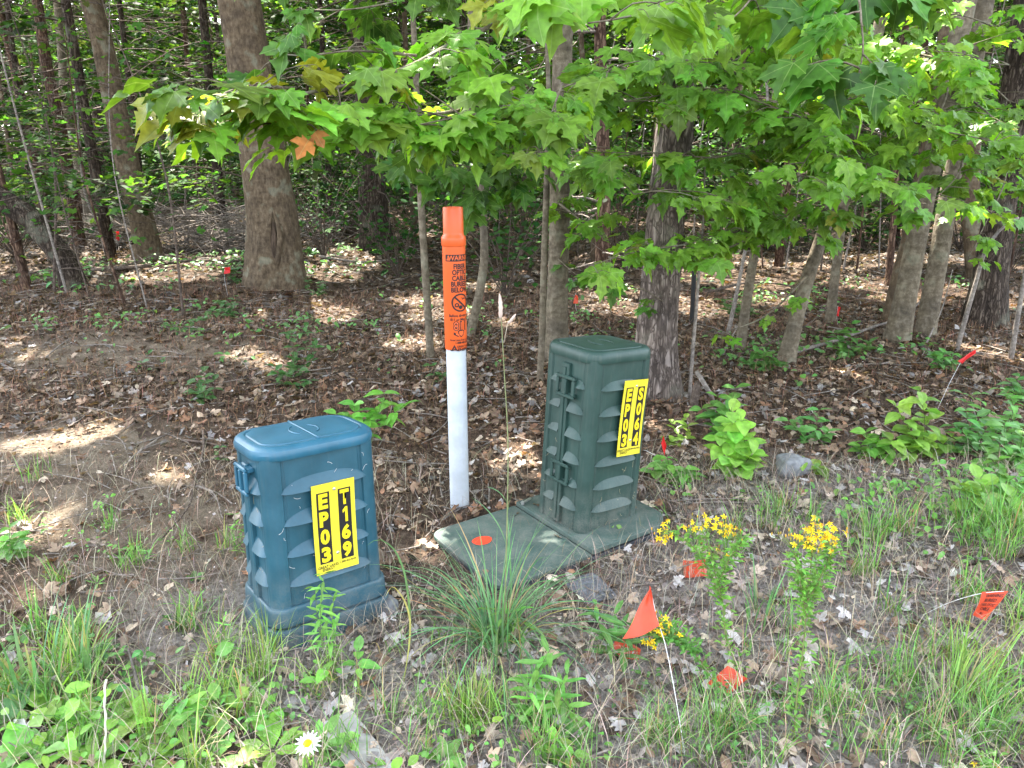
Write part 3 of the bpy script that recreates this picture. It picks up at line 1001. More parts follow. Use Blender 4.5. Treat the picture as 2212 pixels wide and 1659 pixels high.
t, Q, R1 = tree('slender_tree', 'brown twin trunk high at the top right corner behind the leaves', [(2085, 640, 40), (2096, 420, 38), (2102, 200, 37), (2106, 60, 36), (2110, 0, 36)], M['maple_bark'], 11, base=(5.6, 9.2, float(gz(5.6, 9.2))), flare=1.1)
crown(t, Q[-1] + np.array([0, 0, -2]), 3.8, 2.0, 2200)

# --- far trunks, told apart by the gap they stand in
MARKS = [(-400, 'left edge'), (100, 'reddish curving trunk'), (325, 'smooth leaning trunk'), (592, 'scarred maple'), (812, 'shaded pine'), (1000, 'orange post'), (1203, 'pale upright maple'), (1425, 'rough flaky trunk'), (1693, 'pale slanting stem'), (1970, 'three pale trunks'), (2119, 'thick dark trunk'), (2700, 'right edge')]
FAR = []
far_rows = []
for k in range(46):
    Y = 10.5 + 19 * ((k * .618) % 1) + rnd.uniform(-.6, .6)
    px = -60 + 2330 * ((k + .5) / 46) + rnd.uniform(-18, 18)
    X = (px - IMW / 2) / FOC * (Y * FW[1] + 1.2 * math.sin(PITCH))
    far_rows.append((px, X, Y))
gap_no = {}
ORD = ['first', 'second', 'third', 'fourth', 'fifth', 'sixth', 'seventh', 'eighth', 'ninth', 'tenth', 'eleventh', 'twelfth', 'thirteenth']
for k, (px, X, Y) in enumerate(sorted(far_rows)):
    gi = max(i for i, m_ in enumerate(MARKS[:-1]) if px >= m_[0])
    gap_no[gi] = gap_no.get(gi, -1) + 1
    kind = ('pine', 'slim', 'pine', 'slim', 'red')[k % 5]
    nm, word, mt = {'pine': ('pine_tree', 'dark far trunk', 'dark_bark'), 'slim': ('slender_tree', 'slim far trunk', 'maple_bark'), 'red': ('pine_tree', 'reddish far trunk', 'red_bark')}[kind]
    a_, b_ = MARKS[gi][1], MARKS[gi + 1][1]
    lab = '%s, %s from left between %s and %s' % (word, ORD[min(gap_no[gi], 12)], a_, b_)
    r = rnd.uniform(.03, .06) if kind == 'slim' else rnd.uniform(.04, .09)
    g = np.array([X, Y, float(gz(X, Y))])
    t = thing(nm, lab, 'tree', g, 'trunks far back in the wood')
    lean = np.array([rnd.uniform(-.06, .06), rnd.uniform(-.03, .03), 1])
    hgt = rnd.uniform(9, 13)
    Q = spline([g - [0, 0, .1], g + lean * hgt * .4 + [rnd.uniform(-.15, .15), 0, 0], g + lean * hgt], 12)
    mb = MB()
    tube(mb, Q, np.linspace(r * 1.1, r * .4, 12), 8, lump=.05, seed=k)
    mb.build('trunk', M[mt], t)
    if kind != 'slim':
        limbs(t, Q, 54, .4, 8, 2.3, .011, M['twig'], 300 + k, .25, 6, 'dead_branch')
    # living sprays: flat, layered, and the top
    mb, ml = MB(), MB()
    ns = 22 if kind == 'slim' else 17
    for j in range(ns):
        z = rnd.uniform(.7, 7.5)
        a = rnd.uniform(0, 6.283)
        l = rnd.uniform(.9, 2.6)
        p0 = g + lean * z
        d = np.array([math.cos(a), math.sin(a), rnd.uniform(-.1, .3)])
        p2 = p0 + d * l
        p2[2] -= .2 * l
        pts = spline([p0, p0 + d * l * .55, p2], 6)
        tube(mb, pts, np.linspace(.016, .004, 6), 3, cap=False)
        n = int(38 * l)
        u = rng.uniform(.25, 1.05, n)
        P = p0 + (p2 - p0) * u[:, None] + np.array([0, 0, 1]) * (.06 * rng.normal(0, 1, n))[:, None]
        side = np.array([-d[1], d[0], 0])
        P = P + side * (rng.uniform(-.5, .5, n) * (1.15 - .5 * u) * l * .5)[:, None]
        P = P[~in_gap(P, 0)]
        n = len(P)
        scatter(ml, MAPLES_S if kind == 'slim' else SPRIG, P, rng.normal(0, .3, (n, 3)) + [0, 0, 1], d + rng.normal(0, .6, (n, 3)), rng.uniform(.07, .13, n) if kind == 'slim' else rng.uniform(.09, .18, n),
                vary((.042, .10, .018) if kind == 'slim' else (.026, .062, .016), n, .25, .15))
    br = mb.build('branch', M['twig'], t)
    ml.build('leaves', M['far_leaf'], br)
    if True:
        crown(t, g + lean * hgt + [0, 0, -2.5], 3.4, 2.4, 1700 if Y < 17 else 950, .24 if Y < 16 else .18)

# thin twiggy stems and dim bushes filling the middle distance
rows = []
for k in range(64):
    Y = 7.2 + 8.5 * ((k * .618 + .13) % 1) if k < 40 else 11 + 9 * ((k * .618) % 1)
    px = -20 + 2250 * ((k * .381966 + .07) % 1)
    rows.append((px, (px - IMW / 2) / FOC * (Y * FW[1] + 1.2 * math.sin(PITCH)), Y, 'stem' if k < 40 else 'bush'))
cnt = {}
for k, (px, X, Y, kind) in enumerate(sorted(rows)):
    gi = max(i for i, m_ in enumerate(MARKS[:-1]) if px >= m_[0])
    cnt[gi, kind] = cnt.get((gi, kind), -1) + 1
    lab = '%s, %s from left between %s and %s' % ('thin twiggy stem' if kind == 'stem' else 'dim far bush', ORD[min(cnt[gi, kind], 12)], MARKS[gi][1], MARKS[gi + 1][1])
    g = np.array([X, Y, float(gz(X, Y))])
    mb, ml = MB(), MB()
    if kind == 'stem':
        t = thing('sapling', lab, 'sapling', g, 'thin stems in the middle distance')
        h = rnd.uniform(2.2, 4.5)
        Q = spline([g - [0, 0, .03], g + [rnd.uniform(-.2, .2), rnd.uniform(-.1, .1), h * .5], g + [rnd.uniform(-.5, .5), rnd.uniform(-.2, .2), h]], 12)
        r = rnd.uniform(.009, .02)
        tube(mb, Q, np.linspace(r, r * .3, 12), 6, cap=False)
        mb.build('trunk', M[('twig', 'twig_grey', 'red_bark')[k % 3]], t)
        br = limbs(t, Q, 16, .3, h, .75, .0045, M['twig'], 700 + k, .05, 4, 'branch')
        n = 70
        q = Q[rng.integers(3, 12, n)]
        P = q + rng.normal(0, .28, (n, 3)) * [1, 1, .5]
        scatter(ml, MAPLES_S, P, rng.normal(0, .35, (n, 3)) + [0, -.2, 1], rng.normal(0, 1, (n, 3)) + [0, -.4, -.3], rng.uniform(.045, .085, n), vary((.05, .12, .022), n, .3, .12))
        ml.build('leaves', M['far_leaf'], br)
    else:
        t = thing('understorey_bush', lab, 'bush', g, 'dim bushes deep in the wood')
        h = rnd.uniform(1.0, 2.4)
        for j in range(16):
            a = rnd.uniform(0, 6.283)
            d = np.array([math.cos(a) * .7, math.sin(a) * .7, 1]) * h * rnd.uniform(.4, 1.1)
            pts = spline([g, g + d * .5 + rng.normal(0, .08, 3), g + d], 6)
            tube(mb, pts, np.linspace(.009, .002, 6), 3, cap=False)
            n = 24
            P = pts[rng.integers(2, 6, n)] + rng.normal(0, .2, (n, 3)) * [1, 1, .5]
            scatter(ml, SPRIG if k % 2 else MAPLES_S, P, rng.normal(0, .35, (n, 3)) + [0, -.2, 1], rng.normal(0, 1, (n, 3)), rng.uniform(.05, .1, n), vary((.026, .07, .016), n, .3))
        mb.build('stems', M['twig'], t)
        ml.build('leaves', M['far_leaf'], t)

# far side of the wood: sunlit foliage beyond the trunks that reads as one mass
mb = MB()
n = 165000
Yd = rng.uniform(29, 46, n)
k = 1500
cx_ = rng.uniform(-36, 36, k); cyd = rng.uniform(29, 46, k); cz_ = 12 * rng.uniform(0.0, 1, k) ** 1.15
pk = rng.integers(0, k, n)
P = np.stack([cx_[pk], cyd[pk], cz_[pk]], 1) + rng.normal(0, 1, (n, 3)) * np.array([1.1, 1.1, .45])
P[:, 2] = np.maximum(P[:, 2], .15)
scatter(mb, MAPLES_S, P, rng.normal(0, .5, (n, 3)) + [0, -.2, 1], rng.normal(0, 1, (n, 3)), rng.uniform(.18, .40, n), vary((.036, .082, .017), n, .3, .15))
tag(mb.build('far_foliage', M['far_leaf']), kind='stuff')
mb = MB()
for k in range(90):
    x, y = rnd.uniform(-32, 32), rnd.uniform(27, 46)
    z = float(gz(x, y))
    tube(mb, [(x, y, z - .1), (x + rnd.uniform(-.3, .3), y, z + 5), (x + rnd.uniform(-.6, .6), y, z + 13)], [rnd.uniform(.05, .13), .07, .03], 6, cap=False)
tag(mb.build('far_trunks', M['dark_bark']), kind='stuff')
# ------------------------------------------------------------------ leafy maple branches in front of the trunks
def spray(t, pts, n, size, spread=(.16, .16, .07), base=LEAF_G, r=.008, mat='pale', down=.55, face=.55, per=5, vy=.18, yellow=0.0, limb=True, tl=.16, name='branch'):
    """a limb (pixels + distance) with twigs; each twig carries a fan of leaves on petioles"""
    P = np.array([at(px, py, Y) for px, py, Y in pts])
    Q = spline(P, max(8, 4 * len(pts)))
    mb, ml = MB(), MB()
    if limb:
        tube(mb, Q, np.linspace(r, r * .3, len(Q)), 6)
    nt = max(2, n // per)
    tipd = unit(Q[-1] - Q[0])
    for k in range(nt):
        u = (k + rnd.random()) / nt
        q = Q[min(len(Q) - 1, int(u * len(Q)))]
        off = rng.normal(0, 1, 3) * np.array(spread)
        off[2] = off[2] * .8 + .02
        e = q + off + tipd * rng.uniform(-.02, .1)
        e[2] -= .03
        tube(mb, spline([q, q + (e - q) * .55 + [0, 0, .02], e], 5), np.linspace(.0035, .0016, 5), 4, cap=False)
        out = unit(np.array([off[0], off[1], 0]) + tipd * .08 + 1e-4)
        m = per + rnd.randint(-1, 1)
        for j in range(m):
            f = rnd.uniform(.35, 1.0) if j else 1.0
            b0 = q + (e - q) * f
            a = rng.normal(0, .9)
            ca, sa = math.cos(a), math.sin(a)
            d = np.array([out[0] * ca - out[1] * sa, out[0] * sa + out[1] * ca, 0])
            d = unit(d + np.array([0, -face * rnd.uniform(.3, 1.3), 0]))
            pl = rnd.uniform(.035, .08)
            lb = b0 + d * pl + np.array([0, 0, rnd.uniform(-.03, .01)])
            tube(mb, spline([b0, (b0 + lb) / 2 + [0, 0, .012], lb], 4), [.0014, .0011, .001, .001], 3, cap=False)
            dn = down * rnd.uniform(.4, 1.5)
            tip = unit(d + np.array([0, 0, -dn]))
            nor = np.array([d[0] * dn, d[1] * dn, 1.0]) + rng.normal(0, .22, 3)
            c = vary(base, 1, vy, .08)[0]
            if rnd.random() < yellow:
                c = np.array([.20, .22, .025]) * rnd.uniform(.7, 1.1)  # sun shining through a leaf, put into its colour
            sz = size * float(np.clip(rng.normal(.95, .2), .5, 1.3))
            scatter(ml, MAPLES, [lb], [nor], [tip], [sz], [c])
    br = mb.build(name, M['pale_bark' if mat == 'pale' else 'twig'], t)
    ml.build('leaves', M['leaf'], br)
    return br


T13, T16, T17, T15, T12, T11 = (TREES[k][0] for k in ('T13', 'T16', 'T17', 'T15', 'T12', 'T11'))
T19, T20, T19b = TREES['T19'][0], TREES['T20'][0], TREES['T19b'][0]
# left spray, reaching out over the blue pedestal
spray(T13, [(1216, -40, 5.6), (1140, 10, 4.4), (1043, 65, 3.7), (962, 101, 3.3), (877, 146, 3.0), (770, 180, 2.8), (640, 205, 2.7), (540, 222, 2.6), (475, 250, 2.55)], 140, .112, (.13, .2, .06), r=.016, yellow=.10)
spray(T13, [(1110, 190, 3.6), (1010, 235, 3.1), (900, 250, 2.9), (780, 255, 2.8), (660, 262, 2.7), (560, 268, 2.65)], 135, .112, (.12, .16, .055), r=.009)
spray(T13, [(1130, 220, 3.3), (1060, 240, 3.0), (980, 255, 2.85), (900, 270, 2.8)], 60, .115, (.14, .14, .06), r=.007)
spray(T13, [(640, 190, 2.75), (540, 190, 2.6), (480, 205, 2.5), (455, 230, 2.47), (430, 262, 2.45)], 55, .112, (.07, .12, .05), (.085, .17, .022), r=.006, yellow=.35)
spray(T13, [(900, 120, 3.1), (760, 110, 3.0), (640, 120, 2.9), (570, 110, 2.85)], 26, .10, (.12, .15, .05), (.065, .15, .022), r=.006, yellow=.15)
spray(T13, [(1215, 180, 3.2), (1190, 250, 3.0), (1172, 310, 2.9), (1165, 360, 2.85)], 26, .105, (.05, .08, .06), r=.005, down=1.0)
spray(T13, [(1150, 230, 3.3), (1080, 260, 3.1), (1010, 290, 3.0), (960, 300, 2.95)], 34, .11, (.12, .12, .05), r=.006)
# big leaves hanging in from the top edge
spray(T13, [(1330, -120, 2.9), (1260, -40, 2.6), (1190, 20, 2.4), (1130, 55, 2.32)], 20, .125, (.09, .1, .05), r=.007, down=1.0)
spray(T15, [(1720, -100, 3.2), (1560, -30, 2.6), (1440, 10, 2.4), (1340, 40, 2.3), (1270, 50, 2.25)], 42, .125, (.09, .1, .06), r=.008, down=1.0)
spray(T15, [(1640, -60, 2.9), (1620, 0, 2.6), (1580, 40, 2.5), (1540, 60, 2.45)], 26, .12, (.12, .12, .06), r=.006, down=.8)
spray(T17, [(1850, -120, 3.0), (1850, -40, 2.7), (1860, 40, 2.5), (1862, 130, 2.4), (1850, 180, 2.38)], 40, .125, (.10, .1, .06), (.062, .165, .022), r=.007, down=1.0)
spray(T17, [(1700, -60, 2.9), (1780, 10, 2.7), (1850, 60, 2.6)], 24, .12, (.12, .12, .06), r=.006, down=.8)
spray(T12, [(1000, -60, 4.3), (900, -10, 4.1), (760, 20, 4.0), (620, 20, 4.0)], 46, .115, (.22, .25, .08), LEAF_D, r=.007)
spray(T12, [(1020, 120, 4.6), (1060, 200, 4.2), (1100, 260, 4.1)], 40, .115, (.2, .2, .1), LEAF_D, r=.006)
# lower leaves behind the left spray, their shade put into the colour
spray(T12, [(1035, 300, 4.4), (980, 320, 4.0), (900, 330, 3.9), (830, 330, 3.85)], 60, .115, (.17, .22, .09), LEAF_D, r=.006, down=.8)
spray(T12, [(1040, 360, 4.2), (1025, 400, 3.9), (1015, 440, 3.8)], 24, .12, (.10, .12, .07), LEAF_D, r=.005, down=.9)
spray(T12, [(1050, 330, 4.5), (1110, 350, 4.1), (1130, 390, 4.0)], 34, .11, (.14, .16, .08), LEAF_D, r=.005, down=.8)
# the mass of leaves at right, on the maple stems between the trunks
R_SPRAYS = [
    (T16, [(1668, 250, 5.6), (1600, 215, 5.0), (1500, 200, 4.5), (1400, 210, 4.2), (1290, 230, 4.1)], 110, .115, .13),
    (T16, [(1660, 330, 5.6), (1600, 330, 4.9), (1520, 340, 4.4), (1430, 330, 4.2), (1330, 330, 4.1)], 70, .11, .13),
    (T16, [(1650, 430, 5.7), (1600, 430, 4.9), (1520, 420, 4.3), (1430, 410, 4.1), (1370, 420, 4.0)], 95, .11, .12),
    (T16, [(1640, 480, 5.8), (1560, 510, 4.8), (1470, 530, 4.3), (1370, 545, 4.1), (1270, 575, 4.0)], 95, .105, .10),
    (T16, [(1650, 440, 5.7), (1630, 500, 5.0), (1560, 540, 4.4), (1480, 565, 4.2)], 40, .105, .09),
    (T16, [(1640, 490, 5.8), (1680, 470, 4.8), (1740, 460, 4.3), (1820, 450, 4.1)], 60, .115, .10),
    (T16, [(1670, 240, 5.6), (1720, 290, 4.8), (1790, 330, 4.3), (1870, 380, 4.1)], 90, .115, .13),
    (T17, [(1830, 330, 5.6), (1780, 300, 4.8), (1720, 250, 4.4), (1640, 220, 4.2), (1560, 190, 4.1)], 80, .115, .14),
    (T17, [(1840, 310, 5.6), (1880, 360, 4.8), (1930, 400, 4.3), (2000, 440, 4.1)], 70, .115, .11),
    (T17, [(1868, 190, 5.6), (1920, 240, 5.0), (2020, 280, 4.6), (2120, 300, 4.4), (2215, 330, 4.3)], 95, .11, .13),
    (T17, [(1870, 180, 5.6), (1850, 200, 4.8), (1800, 250, 4.4), (1750, 330, 4.2), (1720, 380, 4.1)], 70, .11, .13),
    (T17, [(1890, 90, 5.6), (1800, 110, 4.8), (1700, 130, 4.4), (1590, 140, 4.2), (1480, 130, 4.1)], 100, .115, .14),
    (T17, [(1890, 90, 5.6), (1960, 110, 4.8), (2060, 130, 4.4), (2180, 140, 4.2)], 80, .11, .14),
    (T19, [(2050, 180, 6.2), (2030, 240, 5.6), (1960, 300, 5.1), (1880, 340, 4.9)], 70, .11, .16),
    (T19b, [(2090, 210, 6.3), (2140, 250, 5.4), (2190, 300, 4.9), (2240, 350, 4.7)], 70, .105, .15),
    (T19b, [(2080, 260, 6.3), (2080, 330, 5.6), (2060, 390, 5.2), (2030, 420, 5.1)], 70, .11, .14),
    (T20, [(2190, 230, 7.0), (2120, 170, 6.0), (2030, 130, 5.4), (1940, 160, 5.2)], 70, .105, .18),
    (T20, [(2180, 330, 7.0), (2160, 420, 6.2), (2120, 500, 5.9), (2090, 560, 5.8)], 40, .10, .14),
    (T20, [(2200, 100, 7.0), (2150, 60, 6.0), (2060, 30, 5.5), (1950, 20, 5.3)], 60, .11, .18),
    (T15, [(1465, 120, 4.75), (1400, 140, 4.3), (1310, 160, 4.0), (1240, 180, 3.9)], 70, .12, .13),
    (T15, [(1468, 60, 4.75), (1560, 90, 4.3), (1650, 80, 4.0), (1750, 60, 3.9)], 60, .12, .14),
    (T13, [(1208, 440, 5.6), (1260, 480, 5.2), (1310, 520, 5.0)], 40, .10, .14),
    (T13, [(1208, 330, 5.6), (1270, 330, 5.2), (1340, 360, 5.0)], 60, .11, .16),
    (T17, [(1750, 590, 5.6), (1640, 690, 5.3), (1560, 720, 5.2)], 12, .07, .08),
]
for k, (t, pts, n, sz, sp) in enumerate(R_SPRAYS):
    shade = .5 + .5 * rnd.random()  # weight of the bright leaf colour against the shade-darkened one
    b = np.array(LEAF_G) * shade + np.array(LEAF_D) * (1 - shade)
    spray(t, pts, int(n * 1.28), sz * .95, (sp * 1.15, sp * 1.3, sp * .55), tuple(b), r=.009, down=.65, yellow=.015)
spray(T15, [(1430, 650, 4.7), (1370, 620, 4.4), (1310, 620, 4.25), (1275, 650, 4.2)], 14, .075, (.05, .06, .05), (.07, .18, .03), r=.004)
spray(T13, [(1206, 560, 5.6), (1260, 600, 5.3), (1300, 610, 5.2)], 18, .08, (.1, .1, .05), LEAF_D, r=.004)
# a dry orange leaf caught in the left spray
mb = MB()
scatter(mb, [DEAD[0]], [at(655, 318, 2.42)], [(.2, -.8, .5)], [(-.5, -.2, -.8)], [.062], [(.42, .16, .045)])
scatter(mb, [DEAD[1]], [at(688, 300, 2.44)], [(-.2, -.7, .5)], [(.5, -.2, -.8)], [.05], [(.36, .14, .05)])
o = mb.build('withered_leaf', M['litter'], T13)
o['label'] = 'dry orange-brown leaf hanging under the green leaves'

# bushy shaded understorey saplings between the trunks
UNDER = [(700, 560, 1.9, 'round-leaved dark bush right beside the big scarred maple'), (860, 600, 1.6, 'shaded leafy maple seedling left of the slim grey-barked sapling'), (1090, 640, 1.5, 'dark hemlock-like bush behind the seed-topped tall grass stalk'), (1120, 560, 2.2, 'dim leafy bush deep between orange post and pale upright maple'),
         (1340, 560, 2.0, 'dim leafy bush just behind the gap left of the rough trunk'), (1560, 560, 2.1, 'dim leafy bush behind the crooked grey maple stem'), (760, 480, 2.4, 'tall dim bush in front of the dark shaded pine'), (430, 470, 1.8, 'low dim bush behind the brush pile between smooth leaning trunk and big maple'),
         (60, 520, 1.8, 'dim bush behind the crooked mossy trunk at left'), (380, 430, 2.6, 'taller dim bush rising far behind the brush pile'), (1860, 540, 1.8, 'dim bush far behind between pale slanting stem and three pale trunks'), (2180, 590, 1.6, 'dim bush low behind the thick dark rough trunk'), (980, 560, 2.2, 'dim bush straight behind the orange post')]
for k, (px, py, h, lab) in enumerate(UNDER):
    g = gp(px, py)
    t = thing('understorey_bush', lab, 'bush', g, 'shaded bushes among the trunks')
    mb, ml = MB(), MB()
    for j in range(14):
        a = rnd.uniform(0, 6.283)
        l = h * rnd.uniform(.5, 1.1)
        d = np.array([math.cos(a) * .55, math.sin(a) * .55, 1]) * l
        pts = spline([g, g + d * .5 + rng.normal(0, .06, 3), g + d + np.array([math.cos(a), math.sin(a), -.2]) * .25 * l], 7)
        tube(mb, pts, np.linspace(.009, .002, 7), 4, cap=False)
        n = 26
        u = rng.uniform(.3, 1, n)
        P = pts[(u * 6.99).astype(int)] + rng.normal(0, .16, (n, 3)) * [1, 1, .6]
        scatter(ml, OV['oval'] if k == 0 else (SPRIG if k == 2 else MAPLES_S), P, rng.normal(0, .35, (n, 3)) + [0, -.2, 1], rng.normal(0, 1, (n, 3)) + [0, -.4, -.2], rng.uniform(.04, .08, n), vary((.026, .075, .018), n, .3))
    s_ = mb.build('stems', M['twig'], t)
    ml.build('leaves', M['far_leaf'], t)

# brush pile of dead twigs between the smooth leaning trunk and the big maple
g = gp(440, 545)
t = thing('brush_pile', 'tangled heap of dead grey-brown branches between two maples', 'brush pile', g)
mb = MB()
for k in range(760):
    a = rnd.uniform(0, 6.283)
    u = rnd.random() ** .6
    c0 = g + np.array([rnd.gauss(0, 1.0), rnd.gauss(.3, .6), rnd.uniform(.02, .95) * (1 - .4 * u)])
    l = rnd.uniform(.3, 1.4)
    d = np.array([math.cos(a), math.sin(a) * .6, rnd.gauss(0, .35)]) * l * .5
    tube(mb, spline([c0 - d, c0 + rng.normal(0, .05, 3), c0 + d], 5), np.linspace(1, .4, 5) * rnd.uniform(.004, .013), 4, cap=False)
mb.build('twigs', M['twig_grey'], t)

# ------------------------------------------------------------------ utility pedestals
def side_section(a, b, rec=.0035, inset=.006):
    """points from a to b along one wall with a groove beside each corner pillar and the panel set back a little"""
    a, b = np.array(a, float), np.array(b, float)
    L_ = np.linalg.norm(b - a)
    d = (b - a) / L_
    nrm = np.array([d[1], -d[0]])
    out = []
    for s_, k in ((.0, 0), (.012, 0), (.016, -inset), (.022, -inset), (.026, -rec)):
        out.append(a + d * s_ + nrm * k)
    for s_, k in ((.026, -rec), (.022, -inset), (.016, -inset), (.012, 0), (0, 0)):
        out.append(b - d * s_ + nrm * k)
    return out


def body_ring(w, d, r, z, grow=0.0):
    w, d = w + grow, d + grow
    pts = []
    cs = [(-w / 2 + r, -d / 2 + r, 180), (w / 2 - r, -d / 2 + r, 270), (w / 2 - r, d / 2 - r, 0), (-w / 2 + r, d / 2 - r, 90)]
    for k, (cx, cy_, a) in enumerate(cs):
        arc = [np.array([cx + r * math.cos(math.radians(t_)), cy_ + r * math.sin(math.radians(t_))]) for t_ in np.linspace(a, a + 90, 7)]
        pts += arc
        nx = cs[(k + 1) % 4]
        t_ = math.radians(nx[2])
        nb = np.array([nx[0] + r * math.cos(t_), nx[1] + r * math.sin(t_)])
        pts += side_section(arc[-1], nb)
    return np.array([(p[0], p[1], z) for p in pts])


def louver(mb, fr, s0, s1, zb, h, prot, half=0, n=16):
    """hooded vent moulded in the wall: fr maps (along, out, z) to the thing's space; half = -1/+1 keeps only one pointed end"""
    V, F = [], []
    m = 6
    for i in range(n + 1):
        u = i / n
        e = (2 * u - 1) if half == 0 else (u if half > 0 else 1 - u)
        e = min(abs(e), 1)
        hh = h * max(0, 1 - e ** 3.0) ** .85
        pr = 1.25 * prot * max(0, 1 - e ** 5) ** .7
        x = s0 + (s1 - s0) * u
        for j in range(m + 1):
            q = j / m
            V.append(fr(x, pr * q ** .92 - .003, zb + hh * (1 - q)))
        V.append(fr(x, -.006, zb - .002))
    k = m + 2
    for i in range(n):
        for j in range(k - 1):
            F.append((i * k + j, i * k + j + 1, (i + 1) * k + j + 1, (i + 1) * k + j))
    if half:
        e = n if half < 0 else 0
        F.append(tuple(e * k + j for j in range(k)))
    mb.add(V, F)


def front(D_):
    return lambda s, o, z: (s, -D_ / 2 - o, z)


def left(W_):
    return lambda s, o, z: (-W_ / 2 - o, -s, z)


def right(W_):
    return lambda s, o, z: (W_ / 2 + o, s, z)


def back(D_):
    return lambda s, o, z: (-s, D_ / 2 + o, z)


def fbox(mb, fr, s0, s1, o0, o1, z0, z1, bev=.003):
    t = MB()
    box(t, s0, s1, o0, o1, z0, z1, bev)
    V = np.concatenate(t.v)
    V = np.array([fr(*v) for v in V])
    mb.add(V, {3: np.concatenate(t.f[3]) if t.f[3] else [], 4: np.concatenate(t.f[4]) if t.f[4] else []})


def latch(fr, s0, s1, z0, z1, out, name, mat, parent):
    """pull latch: a rounded frame standing off the wall, two openings, hinge block behind"""
    mb = MB()
    b = .0155
    sm = s0 + (s1 - s0) * .52
    fbox(mb, fr, s0, s1, out - .008, out + .004, z1 - b, z1, .004)
    fbox(mb, fr, s0, s1, out - .008, out + .004, z0, z0 + b, .004)
    fbox(mb, fr, s0, s0 + b, out - .0075, out + .0035, z0 + b - .002, z1 - b + .002, .003)
    fbox(mb, fr, s1 - b, s1, out - .0075, out + .0035, z0 + b - .002, z1 - b + .002, .003)
    fbox(mb, fr, sm - .007, sm + .007, out - .012, out + .006, z0 + b - .002, z1 - b + .002, .003)
    fbox(mb, fr, s0 + .006, s1 - .006, -.004, out - .0085, z0 + .006, z0 + .02, .002)
    fbox(mb, fr, s0 + .006, s1 - .006, -.004, out - .0085, z1 - .02, z1 - .006, .002)
    return mb.build(name, mat, parent, .6, local=True)


def lid(W_, D_, h, r, ol, mat, parent, th=.045, seam=True):
    mb = MB()
    z0 = h - th
    prof = [(z0 + .002, ol * .4), (z0, ol * .8), (z0 + .006, ol), (z0 + th * .42, ol * 1.08), (z0 + th * .68, ol * .85), (z0 + th * .84, ol * .35), (z0 + th * .93, -.006), (z0 + th * .955, -.024), (z0 + th * .955, -.030), (z0 + th * .88, -.034), (z0 + th * .88, -.040), (z0 + th * .97, -.046), (h - .0005, -.055), (h, -.11), (h + .001, -.17)]
    loft(mb, [rrect(W_ + g_, D_ + g_, r + g_ * .35 + .02, z) for z, g_ in prof], True, True)
    o = mb.build('lid', mat, parent, .42, local=True)
    mb = MB()
    if seam:
        ys = np.linspace(-D_ / 2 + .01, D_ / 2 - .01, 12)
        tube(mb, [(0.0, y, h - .0002) for y in ys], .0042, 5)
    a = np.linspace(.5, 2.4, 14)
    for s in (1, -1):
        tube(mb, [(-s * .045 * math.sin(t_) * 1.0, s * .05 * math.cos(t_) * 1.2 - .005, h + .0012) for t_ in a], .003, 5, cap=False)
    mb.build('moulded_ridge', mat, o, True, local=True)
    return o


ONE = (np.array([(.30, 0, 0), (.62, 0, 0), (.62, 1, 0), (.34, 1, 0), (.0, .80, 0), (.0, .60, 0), (.30, .72, 0)], float), np.array([(0, 1, 2), (0, 2, 6), (6, 2, 3), (6, 3, 4), (6, 4, 5)]))


